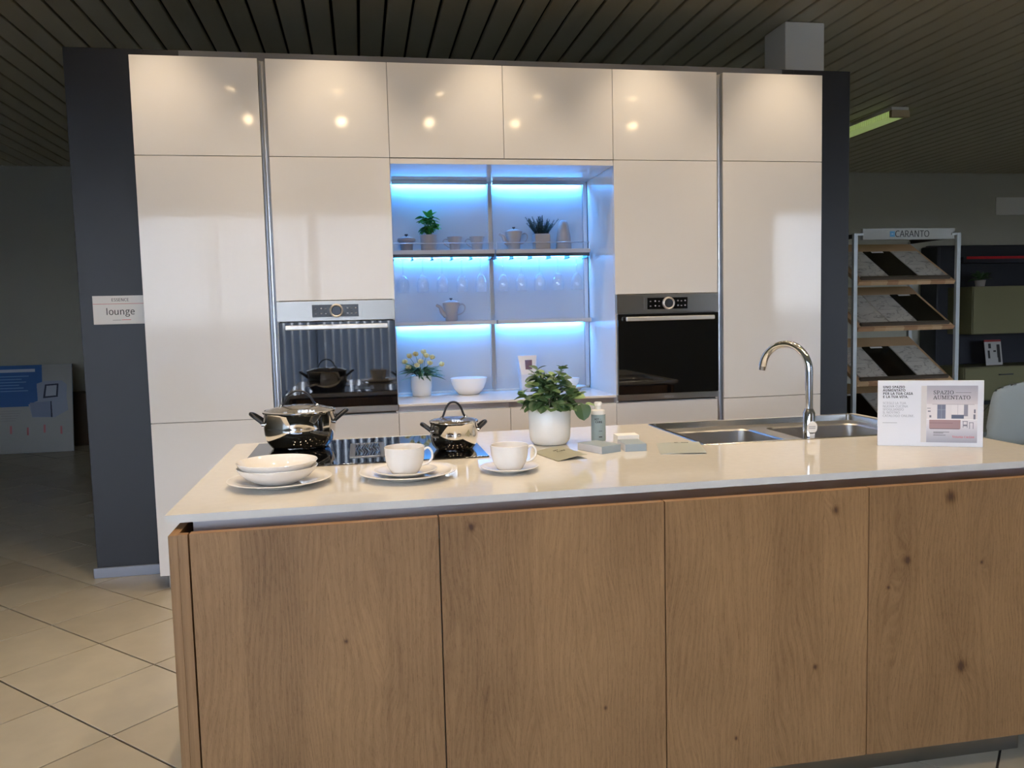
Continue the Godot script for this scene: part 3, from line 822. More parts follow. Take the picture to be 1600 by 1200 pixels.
	for i in 84:
		var a := rng.randf() * TAU; var e := rng.randf_range(0.15, 1.6)
		if sin(a) < -0.2: a = -a
		put(strap[i % 2], "leaf", M.strap if i % 4 else M.strap_pale, t, Vector3(cos(a) * 0.025, rng.randf_range(0.105, 0.15), sin(a) * 0.022), Vector3(cos(a), e + (0.0 if sin(a) > 0 else 0.5), sin(a) if sin(a) > 0 else sin(a) * 0.35), rng.randf_range(-0.6, 0.6), rng.randf_range(0.75, 1.1))
	var pet := leaf_mesh(0.021, 0.023, 0.8, -0.5, 0.5)
	for i in 11:
		var fp: Vector3 = [Vector3(-0.105, 0.185, 0.02), Vector3(-0.075, 0.215, 0.03), Vector3(-0.035, 0.225, 0.035), Vector3(-0.005, 0.185, 0.055), Vector3(0.035, 0.215, 0.03), Vector3(0.075, 0.205, 0.02), Vector3(-0.085, 0.155, 0.045), Vector3(0.02, 0.235, 0.0), Vector3(0.135, 0.165, 0.02), Vector3(-0.03, 0.165, 0.06), Vector3(0.055, 0.175, 0.05)][i] * Vector3(0.88, 1.06, 0.95)
		s = st(); org = Vector3.ZERO; tube(s, curve([Vector3(fp.x * 0.2, 0.10, fp.z * 0.2), fp * 0.6 + Vector3(0, 0.05, 0), fp], 4), 0.0013, 5, false)
		var stm := P(s, "flower_stem", M.strap, t)
		var fl := Node3D.new(); fl.name = "flower"; t.add_child(fl, true); fl.position = fp
		fl.transform.basis = Basis(Vector3.RIGHT, 0.9) * Basis(Vector3.UP, i)
		s = st(); lathe(s, Vector3.ZERO, [Vector2(0.006, 0), Vector2(0.006, 0.004), Vector2(0.0, 0.006)], 10); P(s, "flower_core", M.petal_core, fl)
		for k in 10: put(pet, "petal", M.petal, fl, Vector3.ZERO, Vector3(cos(k * TAU / 5.0), 0.25 + 0.6 * int(k >= 5), sin(k * TAU / 5.0 + 0.3 * int(k >= 5))), 0, 1.0 if k < 5 else 0.8)
	# bowl
	at = Vector3(1.667, wy, -0.425)
	t = T("salad_bowl", "plain white bowl standing in the niche beside the cream flowers", "bowl", at)
	s = st(); lathe(s, at, [Vector2(0, 0.0), Vector2(0.058, 0), Vector2(0.064, 0.004), Vector2(0.090, 0.035), Vector2(0.106, 0.075), Vector2(0.110, 0.096), Vector2(0.106, 0.0965), Vector2(0.102, 0.076), Vector2(0.086, 0.037), Vector2(0.05, 0.010), Vector2(0, 0.008)], 48); P(s, "shell", M.porcelain, t)
	# coffee bag
	at = Vector3(2.03, wy, -0.47)
	t = T("coffee_bag", "white foil bag with a plum label behind the leafy pot plant", "bag", at)
	s = st()
	var lo := rring(at.x - 0.044, at.x + 0.044, at.z - 0.03, at.z + 0.03, wy, 0.008); var mi := rring(at.x - 0.050, at.x + 0.050, at.z - 0.034, at.z + 0.034, wy + 0.10, 0.012); var hi := rring(at.x - 0.058, at.x + 0.058, at.z - 0.006, at.z + 0.006, wy + 0.20, 0.004); var tp := rring(at.x - 0.058, at.x + 0.058, at.z - 0.002, at.z + 0.002, wy + 0.212, 0.0015)
	skin(s, lo, mi); skin(s, mi, hi); skin(s, hi, tp); fan(s, tp, Vector3.UP)
	P(s, "foil", mat("foil", srgb(212, 210, 212), 0.3, 0.25), t)
	s = st(); bx(s, at + Vector3(-0.016, 0.130, 0.0), at + Vector3(0.024, 0.186, 0.0262), 0.0); P(s, "bag_label", mat("plum", srgb(112, 84, 92), 0.6), t)
	# plates and cup at the right end
	at = Vector3(2.30, wy, -0.44)
	t = T("side_plate", "white side plate in the niche beside the leafy pot plant", "plate", at)
	s = st(); lathe(s, at, [Vector2(0, 0), Vector2(0.045, 0), Vector2(0.05, 0.004), Vector2(0.085, 0.019), Vector2(0.085, 0.021), Vector2(0.048, 0.008), Vector2(0, 0.007)], 40); P(s, "dish", M.porcelain, t)
	t = T("small_bowl", "small white bowl on the side plate in the niche", "bowl", at + Vector3(-0.012, 0.0085, 0))
	s = st(); lathe(s, org, [Vector2(0, 0), Vector2(0.026, 0), Vector2(0.03, 0.004), Vector2(0.05, 0.036), Vector2(0.056, 0.062), Vector2(0.053, 0.062), Vector2(0.046, 0.037), Vector2(0.022, 0.006), Vector2(0, 0.005)], 36); P(s, "shell", M.porcelain, t)

# ------------------------------------------------------------------ the island
const IX0 := 0.632
const IW := 0.6018
const ZD := 2.3066       # face of the oak fronts
const HD := 0.853

func island():
	var edges := [IX0, IX0 + IW, IX0 + 2 * IW, IX0 + 3 * IW, 3.135]
	var kn := [[[0.30, 0.74, 0.018], [0.36, 0.30, 0.006]], [[0.08, 0.03, 0.010], [0.43, 0.55, 0.006]], [[0.50, 0.055, 0.013], [0.44, 0.50, 0.008], [0.20, 0.68, 0.006]], [[0.255, 0.04, 0.020], [0.12, 0.215, 0.011], [0.30, 0.545, 0.018], [0.06, 0.29, 0.006], [0.36, 0.24, 0.006]]]
	for i in 4:
		var wm: float = edges[i + 1] - edges[i]
		var im := img_mat("oak_%d" % i, wood_image(448, 600, wm, HD - BOT, 100 + i * 13, kn[i]), 0.55)
		var c := T("island_cabinet", ["oak-fronted island cabinet beside the thick side panel", "oak-fronted island cabinet below the two cups", "oak-fronted island cabinet below the leaflets and bottle", "oak-fronted island cabinet with large knots below the catalogue display"][i], "cabinet", Vector3((edges[i] + edges[i + 1]) / 2, 0, 1.7), "oak-fronted island cabinets")
		P(box(Vector3(edges[i] + 0.001, BOT, 1.10), Vector3(edges[i + 1] - 0.001, 0.79 if i < 2 else 0.69, 2.282), 0.0), "carcass", M.board_grey, c)
		P(box(Vector3(edges[i] + 0.0016, BOT, 2.2836), Vector3(edges[i + 1] - 0.0016, HD, ZD), 0.0012), "front", im, c)
		P(box(Vector3(edges[i] + 0.0016, BOT, 1.078), Vector3(edges[i + 1] - 0.0016, HD, 1.10), 0.0012), "back_front", im, c)
	var om := img_mat("oak_side", wood_image(256, 512, 0.4, HD - BOT, 77, [[0.05, 0.06, 0.008]]), 0.55)
	for k in 2:
		var c := T("island_side_panel", ["thick oak side panel at the hob end of the island", "thick oak side panel at the sink end of the island"][k], "panel", Vector3([0.606, 3.16][k], 0, 1.7), "oak side panels of the island")
		var xa: float = [0.585, 3.163][k]
		P(box(Vector3(xa, BOT, 1.078), Vector3(xa + 0.022, HD - 0.002, ZD - 0.001), 0.0015), "outer_board", om, c)
		var xr: float = [0.607, 3.138][k]
		P(box(Vector3(xr, BOT, 2.284), Vector3(xr + [0.0225, 0.0245][k], HD - 0.002, ZD - 0.001), 0.0), "front_strip", om, c)
	var g := T("grip_channel", "long aluminium grip channel under the island worktop edge", "profile", Vector3(1.88, 0.80, 2.25))
	P(box(Vector3(0.628, 0.795, 2.215), Vector3(3.138, 0.866, 2.228), 0.001), "web", M.aluminium, g)
	P(box(Vector3(0.628, 0.791, 2.215), Vector3(3.138, 0.797, 2.2825), 0.0), "flange", M.aluminium, g)
	var p := T("island_plinth", "recessed grey metal plinth of the island", "plinth", Vector3(1.84, 0, 1.7))
	P(box(Vector3(0.70, 0, 2.235), Vector3(2.986, BOT - 0.001, 2.253), 0.001), "front_board", M.brushed, p)
	P(box(Vector3(0.70, 0, 1.14), Vector3(0.718, BOT - 0.001, 2.235), 0.001), "end_board", M.brushed, p)
	P(box(Vector3(2.968, 0, 1.14), Vector3(2.986, BOT - 0.001, 2.235), 0.001), "end_board", M.brushed, p)
	# worktop with the sink cut-out
	var w := T("island_worktop", "large cream white quartz worktop of the island", "worktop", Vector3(1.886, 0.8665, 1.647))
	var s := st()
	var X := [0.566, 2.232, 3.158, 3.2055]; var Z := [1.0535, 1.092, 1.658, 2.2416]
	for i in 3:
		for j in 3:
			if i == 1 and j == 1: continue
			for y in [H, H - 0.02]:
				quad(s, Vector3(X[i], y, Z[j]), Vector3(X[i + 1], y, Z[j]), Vector3(X[i + 1], y, Z[j + 1]), Vector3(X[i], y, Z[j + 1]), Vector3.UP if y == H else Vector3.DOWN)
	var a := H; var b := H - 0.02
	quad(s, Vector3(X[0], b, Z[3]), Vector3(X[3], b, Z[3]), Vector3(X[3], a, Z[3]), Vector3(X[0], a, Z[3]), Vector3.BACK)
	quad(s, Vector3(X[0], b, Z[0]), Vector3(X[3], b, Z[0]), Vector3(X[3], a, Z[0]), Vector3(X[0], a, Z[0]), Vector3.FORWARD)
	quad(s, Vector3(X[0], b, Z[0]), Vector3(X[0], b, Z[3]), Vector3(X[0], a, Z[3]), Vector3(X[0], a, Z[0]), Vector3.LEFT)
	quad(s, Vector3(X[3], b, Z[0]), Vector3(X[3], b, Z[3]), Vector3(X[3], a, Z[3]), Vector3(X[3], a, Z[0]), Vector3.RIGHT)
	quad(s, Vector3(X[1], b, Z[1]), Vector3(X[2], b, Z[1]), Vector3(X[2], a, Z[1]), Vector3(X[1], a, Z[1]), Vector3.BACK)
	quad(s, Vector3(X[1], b, Z[2]), Vector3(X[2], b, Z[2]), Vector3(X[2], a, Z[2]), Vector3(X[1], a, Z[2]), Vector3.FORWARD)
	quad(s, Vector3(X[1], b, Z[1]), Vector3(X[1], b, Z[2]), Vector3(X[1], a, Z[2]), Vector3(X[1], a, Z[1]), Vector3.RIGHT)
	quad(s, Vector3(X[2], b, Z[1]), Vector3(X[2], b, Z[2]), Vector3(X[2], a, Z[2]), Vector3(X[2], a, Z[1]), Vector3.LEFT)
	P(s, "slab", M.quartz, w)

func hob():
	var t := T("induction_hob", "black glass hob with a central steel-framed vent", "hob", Vector3(1.06, H, 1.38))
	P(box(Vector3(0.655, H, 1.105), Vector3(1.465, H + 0.005, 1.662), 0.002), "glass_top", M.black_glass, t)
	var y := H + 0.005
	var s := st()
	for f in [[Vector3(1.003, y, 1.245), Vector3(1.022, y + 0.003, 1.557)], [Vector3(1.108, y, 1.245), Vector3(1.127, y + 0.003, 1.557)], [Vector3(1.022, y, 1.245), Vector3(1.108, y + 0.003, 1.262)], [Vector3(1.022, y, 1.540), Vector3(1.108, y + 0.003, 1.557)]]:
		bx(s, f[0], f[1], 0.001)
	var v := P(s, "vent_frame", M.brushed, t)
	s = st()
	for i in 9:
		var pts := []
		for k in 13: pts.append(Vector3(1.027 + i * 0.0095 + 0.004 * sin(k * 0.8 + i * 0.3), y + 0.002, 1.262 + k * 0.0232))
		tube(s, pts, 0.0022, 5, false)
	P(s, "vent_grille", M.knob_dark, v)

func bowl_shape(s, x0, x1, z0, z1, y, d):
	var r := 0.05
	var a := rring(x0, x1, z0, z1, y, r); var b := rring(x0 + 0.004, x1 - 0.004, z0 + 0.004, z1 - 0.004, y - 0.006, r); var c := rring(x0 + 0.008, x1 - 0.008, z0 + 0.008, z1 - 0.008, y - d + 0.03, r); var e := rring(x0 + 0.022, x1 - 0.022, z0 + 0.022, z1 - 0.022, y - d + 0.006, r * 0.8); var f := rring(x0 + 0.04, x1 - 0.04, z0 + 0.04, z1 - 0.04, y - d, r * 0.6)
	skin(s, a, b, true); skin(s, b, c, true); skin(s, c, e, true); skin(s, e, f, true); fan(s, f, Vector3.UP)

func sink():
	var t := T("steel_sink", "steel double-bowl sink set into the worktop", "sink", Vector3(2.69, H, 1.375))
	var x0 := 2.225; var x1 := 3.165; var z0 := 1.085; var z1 := 1.665
	var s := st()
	# raised rim and a tray 22 mm below it
	var o1 := rring(x0, x1, z0, z1, H + 0.0005, 0.012); var o2 := rring(x0 + 0.002, x1 - 0.002, z0 + 0.002, z1 - 0.002, H + 0.003, 0.012)
	var o3 := rring(x0 + 0.014, x1 - 0.014, z0 + 0.014, z1 - 0.014, H + 0.003, 0.02); var o4 := rring(x0 + 0.018, x1 - 0.018, z0 + 0.018, z1 - 0.018, H - 0.020, 0.02)
	skin(s, o1, o2); skin(s, o2, o3, false, Vector3.UP); skin(s, o3, o4, true)
	P(s, "rim", M.steel, t)
	var y := H - 0.020
	s = st()
	var X := [x0 + 0.018, 2.275, 2.615, 2.685, 3.10, x1 - 0.018]; var Z := [z0 + 0.018, 1.20, 1.62, z1 - 0.018]
	for i in 5:
		for j in 3:
			if j == 1 and (i == 1 or i == 3): continue
			quad(s, Vector3(X[i], y, Z[j]), Vector3(X[i + 1], y, Z[j]), Vector3(X[i + 1], y, Z[j + 1]), Vector3(X[i], y, Z[j + 1]), Vector3.UP)
	for i in [1, 3]:                                  # corner fillets of the bowl openings
		for q in [[X[i], Z[1], 1, 1], [X[i + 1], Z[1], -1, 1], [X[i + 1], Z[2], -1, -1], [X[i], Z[2], 1, -1]]:
			var r := 0.05; var k := Vector3(q[0], y, q[1]); var c := k + Vector3(q[2] * r, 0, q[3] * r)
			for n in 5:
				var t0 := PI / 2 * n / 5; var t1 := PI / 2 * (n + 1) / 5
				tri(s, k, c - Vector3(q[2] * cos(t0) * r, 0, q[3] * sin(t0) * r), c - Vector3(q[2] * cos(t1) * r, 0, q[3] * sin(t1) * r), Vector3.UP, Vector3.UP, Vector3.UP)
	P(s, "tray", M.sink_steel, t)
	for i in [1, 3]:
		s = st(); bowl_shape(s, X[i], X[i + 1], Z[1], Z[2], y, 0.16)
		var b := P(s, "bowl", M.sink_steel, t)
		s = st(); lathe(s, Vector3((X[i] + X[i + 1]) / 2, y - 0.16, 1.41), [Vector2(0.045, 0.0), Vector2(0.045, 0.003), Vector2(0.03, 0.004), Vector2(0.0, 0.002)], 24); P(s, "drain", M.chrome, b)

func tap():
	var at := Vector3(2.656, H, 1.615)
	# the tap stands on the front ledge of the sink
	at.y = H - 0.0195
	var t := T("kitchen_tap", "tall chrome swan-neck tap with a white paper tag", "tap", at)
	var s := st(); lathe(s, at, [Vector2(0.026, 0), Vector2(0.026, 0.006), Vector2(0.021, 0.010), Vector2(0.021, 0.11), Vector2(0.017, 0.118), Vector2(0.0145, 0.125), Vector2(0.0, 0.126)], 28); P(s, "base", M.chrome, t)
	var d := Vector3(-sin(0.5), 0, -cos(0.5))
	var pts := [at + Vector3(0, 0.11, 0), at + Vector3(0, 0.26, 0)]
	pts.append_array(arc(at + Vector3(0, 0.262, 0) + d * 0.098, -d, Vector3.UP, 0.098, 0.0, PI * 0.93, 20))
	pts.append(pts[-1] + Vector3(0, -0.008, 0) + d * 0.002)
	s = st(); tube(s, pts, 0.0135, 16); P(s, "spout", M.chrome, t)
	s = st(); tube(s, [pts[-1], pts[-1] + Vector3(0, -0.016, 0) + d * 0.003], 0.0115, 16); P(s, "aerator", M.brushed, t)
	s = st(); tube(s, [at + Vector3(0.010, 0.085, -0.010), at + Vector3(0.022, 0.088, -0.034)], 0.011, 12); var lv := P(s, "lever_hub", M.chrome, t)
	s = st(); tube(s, [at + Vector3(0.020, 0.088, -0.030), at + Vector3(0.026, 0.125, -0.048)], [0.006, 0.004], 10); P(s, "lever", M.chrome, lv)
	# paper tag
	s = st(); var c := at + Vector3(-0.001, 0.058, 0.0235)
	var ring := []
	for i in 20: ring.append(c + Vector3(cos(TAU * i / 20) * 0.021, sin(TAU * i / 20) * 0.023, 0))
	fan(s, ring, Vector3.BACK)
	quad(s, c + Vector3(-0.012, -0.018, 0), c + Vector3(0.012, -0.018, 0), c + Vector3(0.007, -0.05, 0), c + Vector3(-0.007, -0.05, 0), Vector3.BACK)
	var tag := P(s, "paper_tag", M.matte_white, t)
	for i in 2: P(box(c + Vector3(-0.013, 0.002 - i * 0.006, 0), c + Vector3(0.013, 0.005 - i * 0.006, 0.0006), 0.0), "print_line", M.print_grey, tag)

# ------------------------------------------------------------------ pots, plates, cups
func pot(label: String, at: Vector3, r: float, h: float):
	var t := T("cooking_pot", label, "pot", at, "polished pots on the hob")
	var s := st()
	lathe(s, at, [Vector2(0, 0), Vector2(r * 0.76, 0), Vector2(r * 0.80, 0.004), Vector2(r * 0.92, h * 0.18), Vector2(r * 1.0, h * 0.42), Vector2(r * 1.01, h * 0.6), Vector2(r * 0.985, h * 0.95), Vector2(r * 1.02, h), Vector2(r * 0.99, h), Vector2(r * 0.96, h * 0.9), Vector2(r * 0.97, h * 0.5), Vector2(r * 0.75, 0.008), Vector2(0, 0.006)], 56)
	P(s, "body", M.mirror_steel, t)
	s = st()
	lathe(s, at + Vector3(0, h, 0), [Vector2(r * 0.99, 0.0), Vector2(r * 1.035, 0.001), Vector2(r * 1.035, 0.005), Vector2(r * 0.97, 0.008), Vector2(r * 0.96, 0.006)], 56)
	var rim := P(s, "lid_rim", M.mirror_steel, t)
	s = st()
	lathe(s, at + Vector3(0, h + 0.006, 0), [Vector2(r * 0.97, 0.0), Vector2(r * 0.8, r * 0.06), Vector2(r * 0.55, r * 0.115), Vector2(r * 0.3, r * 0.145), Vector2(0, r * 0.155)], 48)
	P(s, "lid_glass", M.lid_glass, t)
	# bow handle of the lid
	var w := r * 0.50; var yb := h + 0.006 + r * 0.115
	s = st()
	tube(s, curve([at + Vector3(-w, yb, 0), at + Vector3(-w * 0.85, yb + 0.010, 0), at + Vector3(-w * 0.62, yb + 0.035, 0), at + Vector3(-w * 0.25, yb + 0.053, 0), at + Vector3(w * 0.25, yb + 0.053, 0), at + Vector3(w * 0.62, yb + 0.035, 0), at + Vector3(w * 0.85, yb + 0.010, 0), at + Vector3(w, yb, 0)], 5), 0.0065, 8, true, 0.6, Vector3.BACK)
	var bow := P(s, "lid_handle", M.black_plastic, t)
	for sx in [-1, 1]:
		s = st(); lathe(s, at + Vector3(sx * w, yb - 0.004, 0), [Vector2(0.008, 0), Vector2(0.008, 0.006), Vector2(0.004, 0.010), Vector2(0, 0.0105)], 12); P(s, "rivet", M.chrome, bow)
	# side handles: flat loops standing out and up
	for sx in [-1.0, 1.0]:
		s = st()
		var y := h * 0.80
		var k := []
		for q in [[0.96, -0.30, -0.10], [1.10, -0.26, 0.02], [1.27, -0.18, 0.15], [1.36, 0.0, 0.20], [1.27, 0.18, 0.15], [1.10, 0.26, 0.02], [0.96, 0.30, -0.10]]:
			k.append(at + Vector3(sx * r * q[0], y + r * q[2], r * q[1]))
		tube(s, curve(k, 5), 0.0068, 8, true, 0.75, Vector3.UP)
		var hd := P(s, "side_handle", M.black_plastic, t)
		for q in [-0.30, 0.30]:
			s = st(); tube(s, [at + Vector3(sx * r * 0.93, y - r * 0.10, r * q), at + Vector3(sx * r * 1.03, y - r * 0.10, r * q)], 0.0055, 10); P(s, "rivet", M.chrome, hd)

func cookware():
	pot("large polished steel pot with glass lid and black handles", Vector3(0.822, H + 0.0052, 1.245), 0.128, 0.132)
	pot("small polished steel pot with glass lid and black handles", Vector3(1.368, H + 0.0052, 1.48), 0.084, 0.096)

func dish(called, label, cat, at: Vector3, r: float, foot: float, h: float, group := ""):
	var t := T(called, label, cat, at, group)
	var s := st()
	lathe(s, at, [Vector2(0, 0.001), Vector2(foot - 0.004, 0.0), Vector2(foot, 0.001), Vector2(foot + 0.012, 0.005), Vector2(r * 0.86, h * 0.68), Vector2(r - 0.001, h - 0.0015), Vector2(r, h), Vector2(r - 0.003, h + 0.001), Vector2(r * 0.85, h * 0.82), Vector2(foot + 0.008, 0.008), Vector2(foot - 0.006, 0.006), Vector2(0, 0.006)], 64)
	P(s, "dish", M.porcelain, t)
	return t

func bowl(label, at: Vector3):
	var t := T("soup_bowl", label, "bowl", at, "stacked soup bowls")
	var s := st(); var r := 0.114; var h := 0.047
	lathe(s, at, [Vector2(0, 0.001), Vector2(0.055, 0.0), Vector2(0.060, 0.003), Vector2(0.090, 0.018), Vector2(0.106, 0.034), Vector2(r, h), Vector2(r - 0.001, h + 0.0015), Vector2(r - 0.004, h), Vector2(0.102, 0.035), Vector2(0.085, 0.021), Vector2(0.055, 0.008), Vector2(0, 0.006)], 64)
	P(s, "shell", M.porcelain, t)

func cup(label, at: Vector3, r: float, h: float):
	var t := T("tea_cup", label, "cup", at, "white tea cups on the island")
	var s := st()
	lathe(s, at, [Vector2(0, 0.001), Vector2(r * 0.58, 0.0), Vector2(r * 0.66, 0.003), Vector2(r * 0.85, h * 0.28), Vector2(r * 0.95, h * 0.55), Vector2(r, h - 0.001), Vector2(r - 0.0015, h), Vector2(r - 0.003, h - 0.001), Vector2(r * 0.91, h * 0.55), Vector2(r * 0.80, h * 0.28), Vector2(r * 0.55, 0.008), Vector2(0, 0.006)], 56)
	P(s, "shell", M.porcelain, t)
	s = st(); ear(s, at, Vector3(0.97, 0, 0.24), [Vector2(r * 0.94, h * 0.86), Vector2(r * 1.18, h * 0.94), Vector2(r * 1.36, h * 0.78), Vector2(r * 1.34, h * 0.54), Vector2(r * 1.12, h * 0.36), Vector2(r * 0.86, h * 0.30)], 0.0048, 0.7)
	P(s, "handle", M.porcelain, t)

func crockery():
	dish("dinner_plate", "white dinner plate under the two stacked bowls", "plate", Vector3(0.812, H, 1.925), 0.148, 0.085, 0.021)
	bowl("white soup bowl resting on the dinner plate, lower of the stack", Vector3(0.806, H + 0.0065, 1.925))
	bowl("white soup bowl on top of another bowl", Vector3(0.806, H + 0.0065 + 0.0160, 1.925))
	dish("dinner_plate", "white dinner plate under a saucer and cup", "plate", Vector3(1.180, H, 1.922), 0.145, 0.085, 0.021)
	dish("saucer", "white saucer lying on the dinner plate", "saucer", Vector3(1.173, H + 0.0065, 1.925), 0.094, 0.048, 0.018, "saucers")
	cup("white tea cup on the saucer and dinner plate", Vector3(1.171, H + 0.0130, 1.930), 0.060, 0.080)
	dish("saucer", "white saucer standing directly on the worktop beside the grey leaflet", "saucer", Vector3(1.487, H, 1.925), 0.090, 0.048, 0.017, "saucers")
	cup("white tea cup on the single saucer beside the grey leaflet", Vector3(1.486, H + 0.0065, 1.930), 0.058, 0.076)

func island_small():
	# leafy plant
	var at := Vector3(1.722, H, 1.45)
	var t := T("potted_plant", "round-leaved green plant in a white pot on the island", "potted plant", at)
	var s := st()
	lathe(s, at, [Vector2(0, 0), Vector2(0.052, 0), Vector2(0.062, 0.004), Vector2(0.071, 0.016), Vector2(0.075, 0.035), Vector2(0.0785, 0.139), Vector2(0.077, 0.141), Vector2(0.075, 0.139), Vector2(0.073, 0.12), Vector2(0.0, 0.12)], 48)
	P(s, "pot", M.pot_white, t)
	s = st(); lathe(s, at, [Vector2(0.073, 0.121), Vector2(0, 0.124)], 24); P(s, "soil", M.soil, t)
	var lm := [leaf_mesh(0.044, 0.046, 0.78, 0.25, 0.5), leaf_mesh(0.038, 0.040, 0.8, 0.45, 0.5), leaf_mesh(0.030, 0.027, 0.85, 0.3, 0.55)]
	rng.seed = 77
	for i in 26:
		var a := TAU * i / 26.0 + rng.randf_range(-0.2, 0.2); var rr: float = 0.105 if i % 2 else 0.06
		var y: float = rng.randf_range(0.17, 0.215) if i % 2 else rng.randf_range(0.225, 0.275)
		if i % 5 == 0: y -= 0.035
		var top := Vector3(cos(a) * rr * rng.randf_range(0.8, 1.1), y, sin(a) * rr * 0.8)
		var ps := curve([Vector3(cos(a) * 0.025, 0.118, sin(a) * 0.025), Vector3(top.x * 0.55, lerpf(0.12, y, 0.65), top.z * 0.55), top], 5)
		org = Vector3.ZERO; s = st(); tube(s, ps, 0.0018, 5, false); P(s, "stem", M.leaf_mid, t)
		for k in 7:
			var p: Vector3 = ps[ps.size() - 1 - k / 2 * 2] if k < 6 else ps[4]
			var b := a + k * 2.2 + rng.randf_range(-0.4, 0.4)
			var up := rng.randf_range(-0.15, 0.7) if k > 1 else rng.randf_range(0.4, 1.2)
			var pick := rng.randf()
			put(lm[k % 3 if k > 1 else 2], "leaf", M.leaf_dark if pick < 0.45 else (M.leaf_mid if pick < 0.8 else M.leaf_light), t, p, Vector3(cos(b), up, sin(b) + 0.25), rng.randf_range(-0.5, 0.5), rng.randf_range(0.85, 1.2))
	for k in 12:                                     # leaves hanging over the rim
		var a := PI * 0.5 + (k - 5.5) * 0.33
		put(lm[k % 2], "leaf", M.leaf_dark if k % 3 else M.leaf_mid, t, Vector3(cos(a) * 0.066, 0.138 + 0.012 * (k % 3), sin(a) * 0.066), Vector3(cos(a), 0.1 - 0.3 * (k % 3), sin(a)), rng.randf_range(-0.4, 0.4), 1.15)
	s = st(); tube(s, curve([Vector3(0.04, 0.13, 0.04), Vector3(0.09, 0.15, 0.05), Vector3(0.125, 0.14, 0.05)], 5), 0.0018, 5, false); P(s, "stem", M.leaf_mid, t)
	put(lm[0], "leaf", M.leaf_dark, t, Vector3(0.105, 0.146, 0.05), Vector3(0.1, -0.9, 0.55), 0.0, 1.35, Vector3.BACK)
	put(lm[1], "leaf", M.leaf_light, t, Vector3(0.122, 0.142, 0.05), Vector3(0.9, 0.25, 0.2), 0.2, 0.9)
	# spray bottle of care product
	at = Vector3(1.906, H, 1.45)
	t = T("care_bottle", "grey labelled bottle with white cap reading kit care", "bottle", at)
	s = st(); lathe(s, at, [Vector2(0, 0), Vector2(0.0245, 0), Vector2(0.0262, 0.002), Vector2(0.0262, 0.105), Vector2(0.0262, 0.110), Vector2(0.024, 0.116), Vector2(0.013, 0.119), Vector2(0.0, 0.119)], 36); P(s, "body", M.matte_white, t)
	s = st(); lathe(s, at, [Vector2(0.0265, 0.003), Vector2(0.0267, 0.004), Vector2(0.0267, 0.100), Vector2(0.0265, 0.101)], 36)
	P(s, "bottle_label", mat("label_grey", srgb(142, 158, 158), 0.5), t)
	s = st(); lathe(s, at, [Vector2(0.0125, 0.118), Vector2(0.0125, 0.132), Vector2(0.0145, 0.133), Vector2(0.0145, 0.143), Vector2(0.012, 0.146), Vector2(0, 0.146)], 24); P(s, "cap", M.pot_white, t)
	text("KIT ·", 0.0075, M.print_dark, t, Vector3(-0.010, 0.085, 0.0262), Basis(Vector3.UP, -0.25), "Droid Sans", 700)
	text("CARE", 0.0075, M.print_dark, t, Vector3(-0.006, 0.0745, 0.0266), Basis(Vector3.UP, -0.2), "Droid Sans", 700)
	P(box(at + Vector3(-0.012, 0.066, 0.0255), at + Vector3(0.010, 0.0665, 0.0272), 0.0), "print_line", M.print_grey, t)
	P(box(at + Vector3(-0.006, 0.040, 0.0262), at + Vector3(0.006, 0.0415, 0.0273), 0.0), "print_line", M.print_dark, t)
	P(box(at + Vector3(-0.006, 0.018, 0.0262), at + Vector3(0.006, 0.021, 0.0273), 0.0), "print_line", M.print_dark, t)
	# boxes
	var bm := mat("box_grey", srgb(150, 162, 168), 0.55); var bm2 := mat("box_pale", srgb(205, 205, 208), 0.55); var bw := mat("box_white", srgb(236, 233, 226), 0.5)
	var boxes := [[Vector3(1.848, H, 1.652), 24.0, Vector3(0.084, 0.025, 0.130), "flat grey carton lying askew in front of the bottle"], [Vector3(1.966, H, 1.652), -4.0, Vector3(0.074, 0.025, 0.115), "flat grey carton lying straight beside the askew one"]]
	for q in boxes:
		t = T("care_carton", q[3], "box", q[0], "grey care cartons", true)
		var z: Vector3 = q[2] / 2
		P(box(Vector3(-z.x, 0, -z.z), Vector3(z.x, q[2].y, z.z), 0.0008), "carton", bm, t)
		P(box(Vector3(-z.x - 0.0003, 0.0008, -z.z + 0.001), Vector3(-z.x + 0.001, q[2].y - 0.0008, z.z - 0.001), 0.0), "side_flap", bm2, t)
		t.rotation_degrees.y = q[1]
	t = T("white_carton", "small white carton behind the straight grey carton", "box", Vector3(1.985, H, 1.535), "", true)
	P(box(Vector3(-0.040, 0, -0.03), Vector3(0.040, 0.034, 0.03), 0.0008), "carton", bw, t)
	t.rotation_degrees.y = -3
	# leaflets: two sheets folded at one edge
	var lf := mat("leaflet_olive", srgb(158, 156, 134), 0.5); var lg := mat("leaflet_grey", srgb(170, 174, 164), 0.45); var pw := mat("leaflet_inside", srgb(214, 213, 206), 0.6)
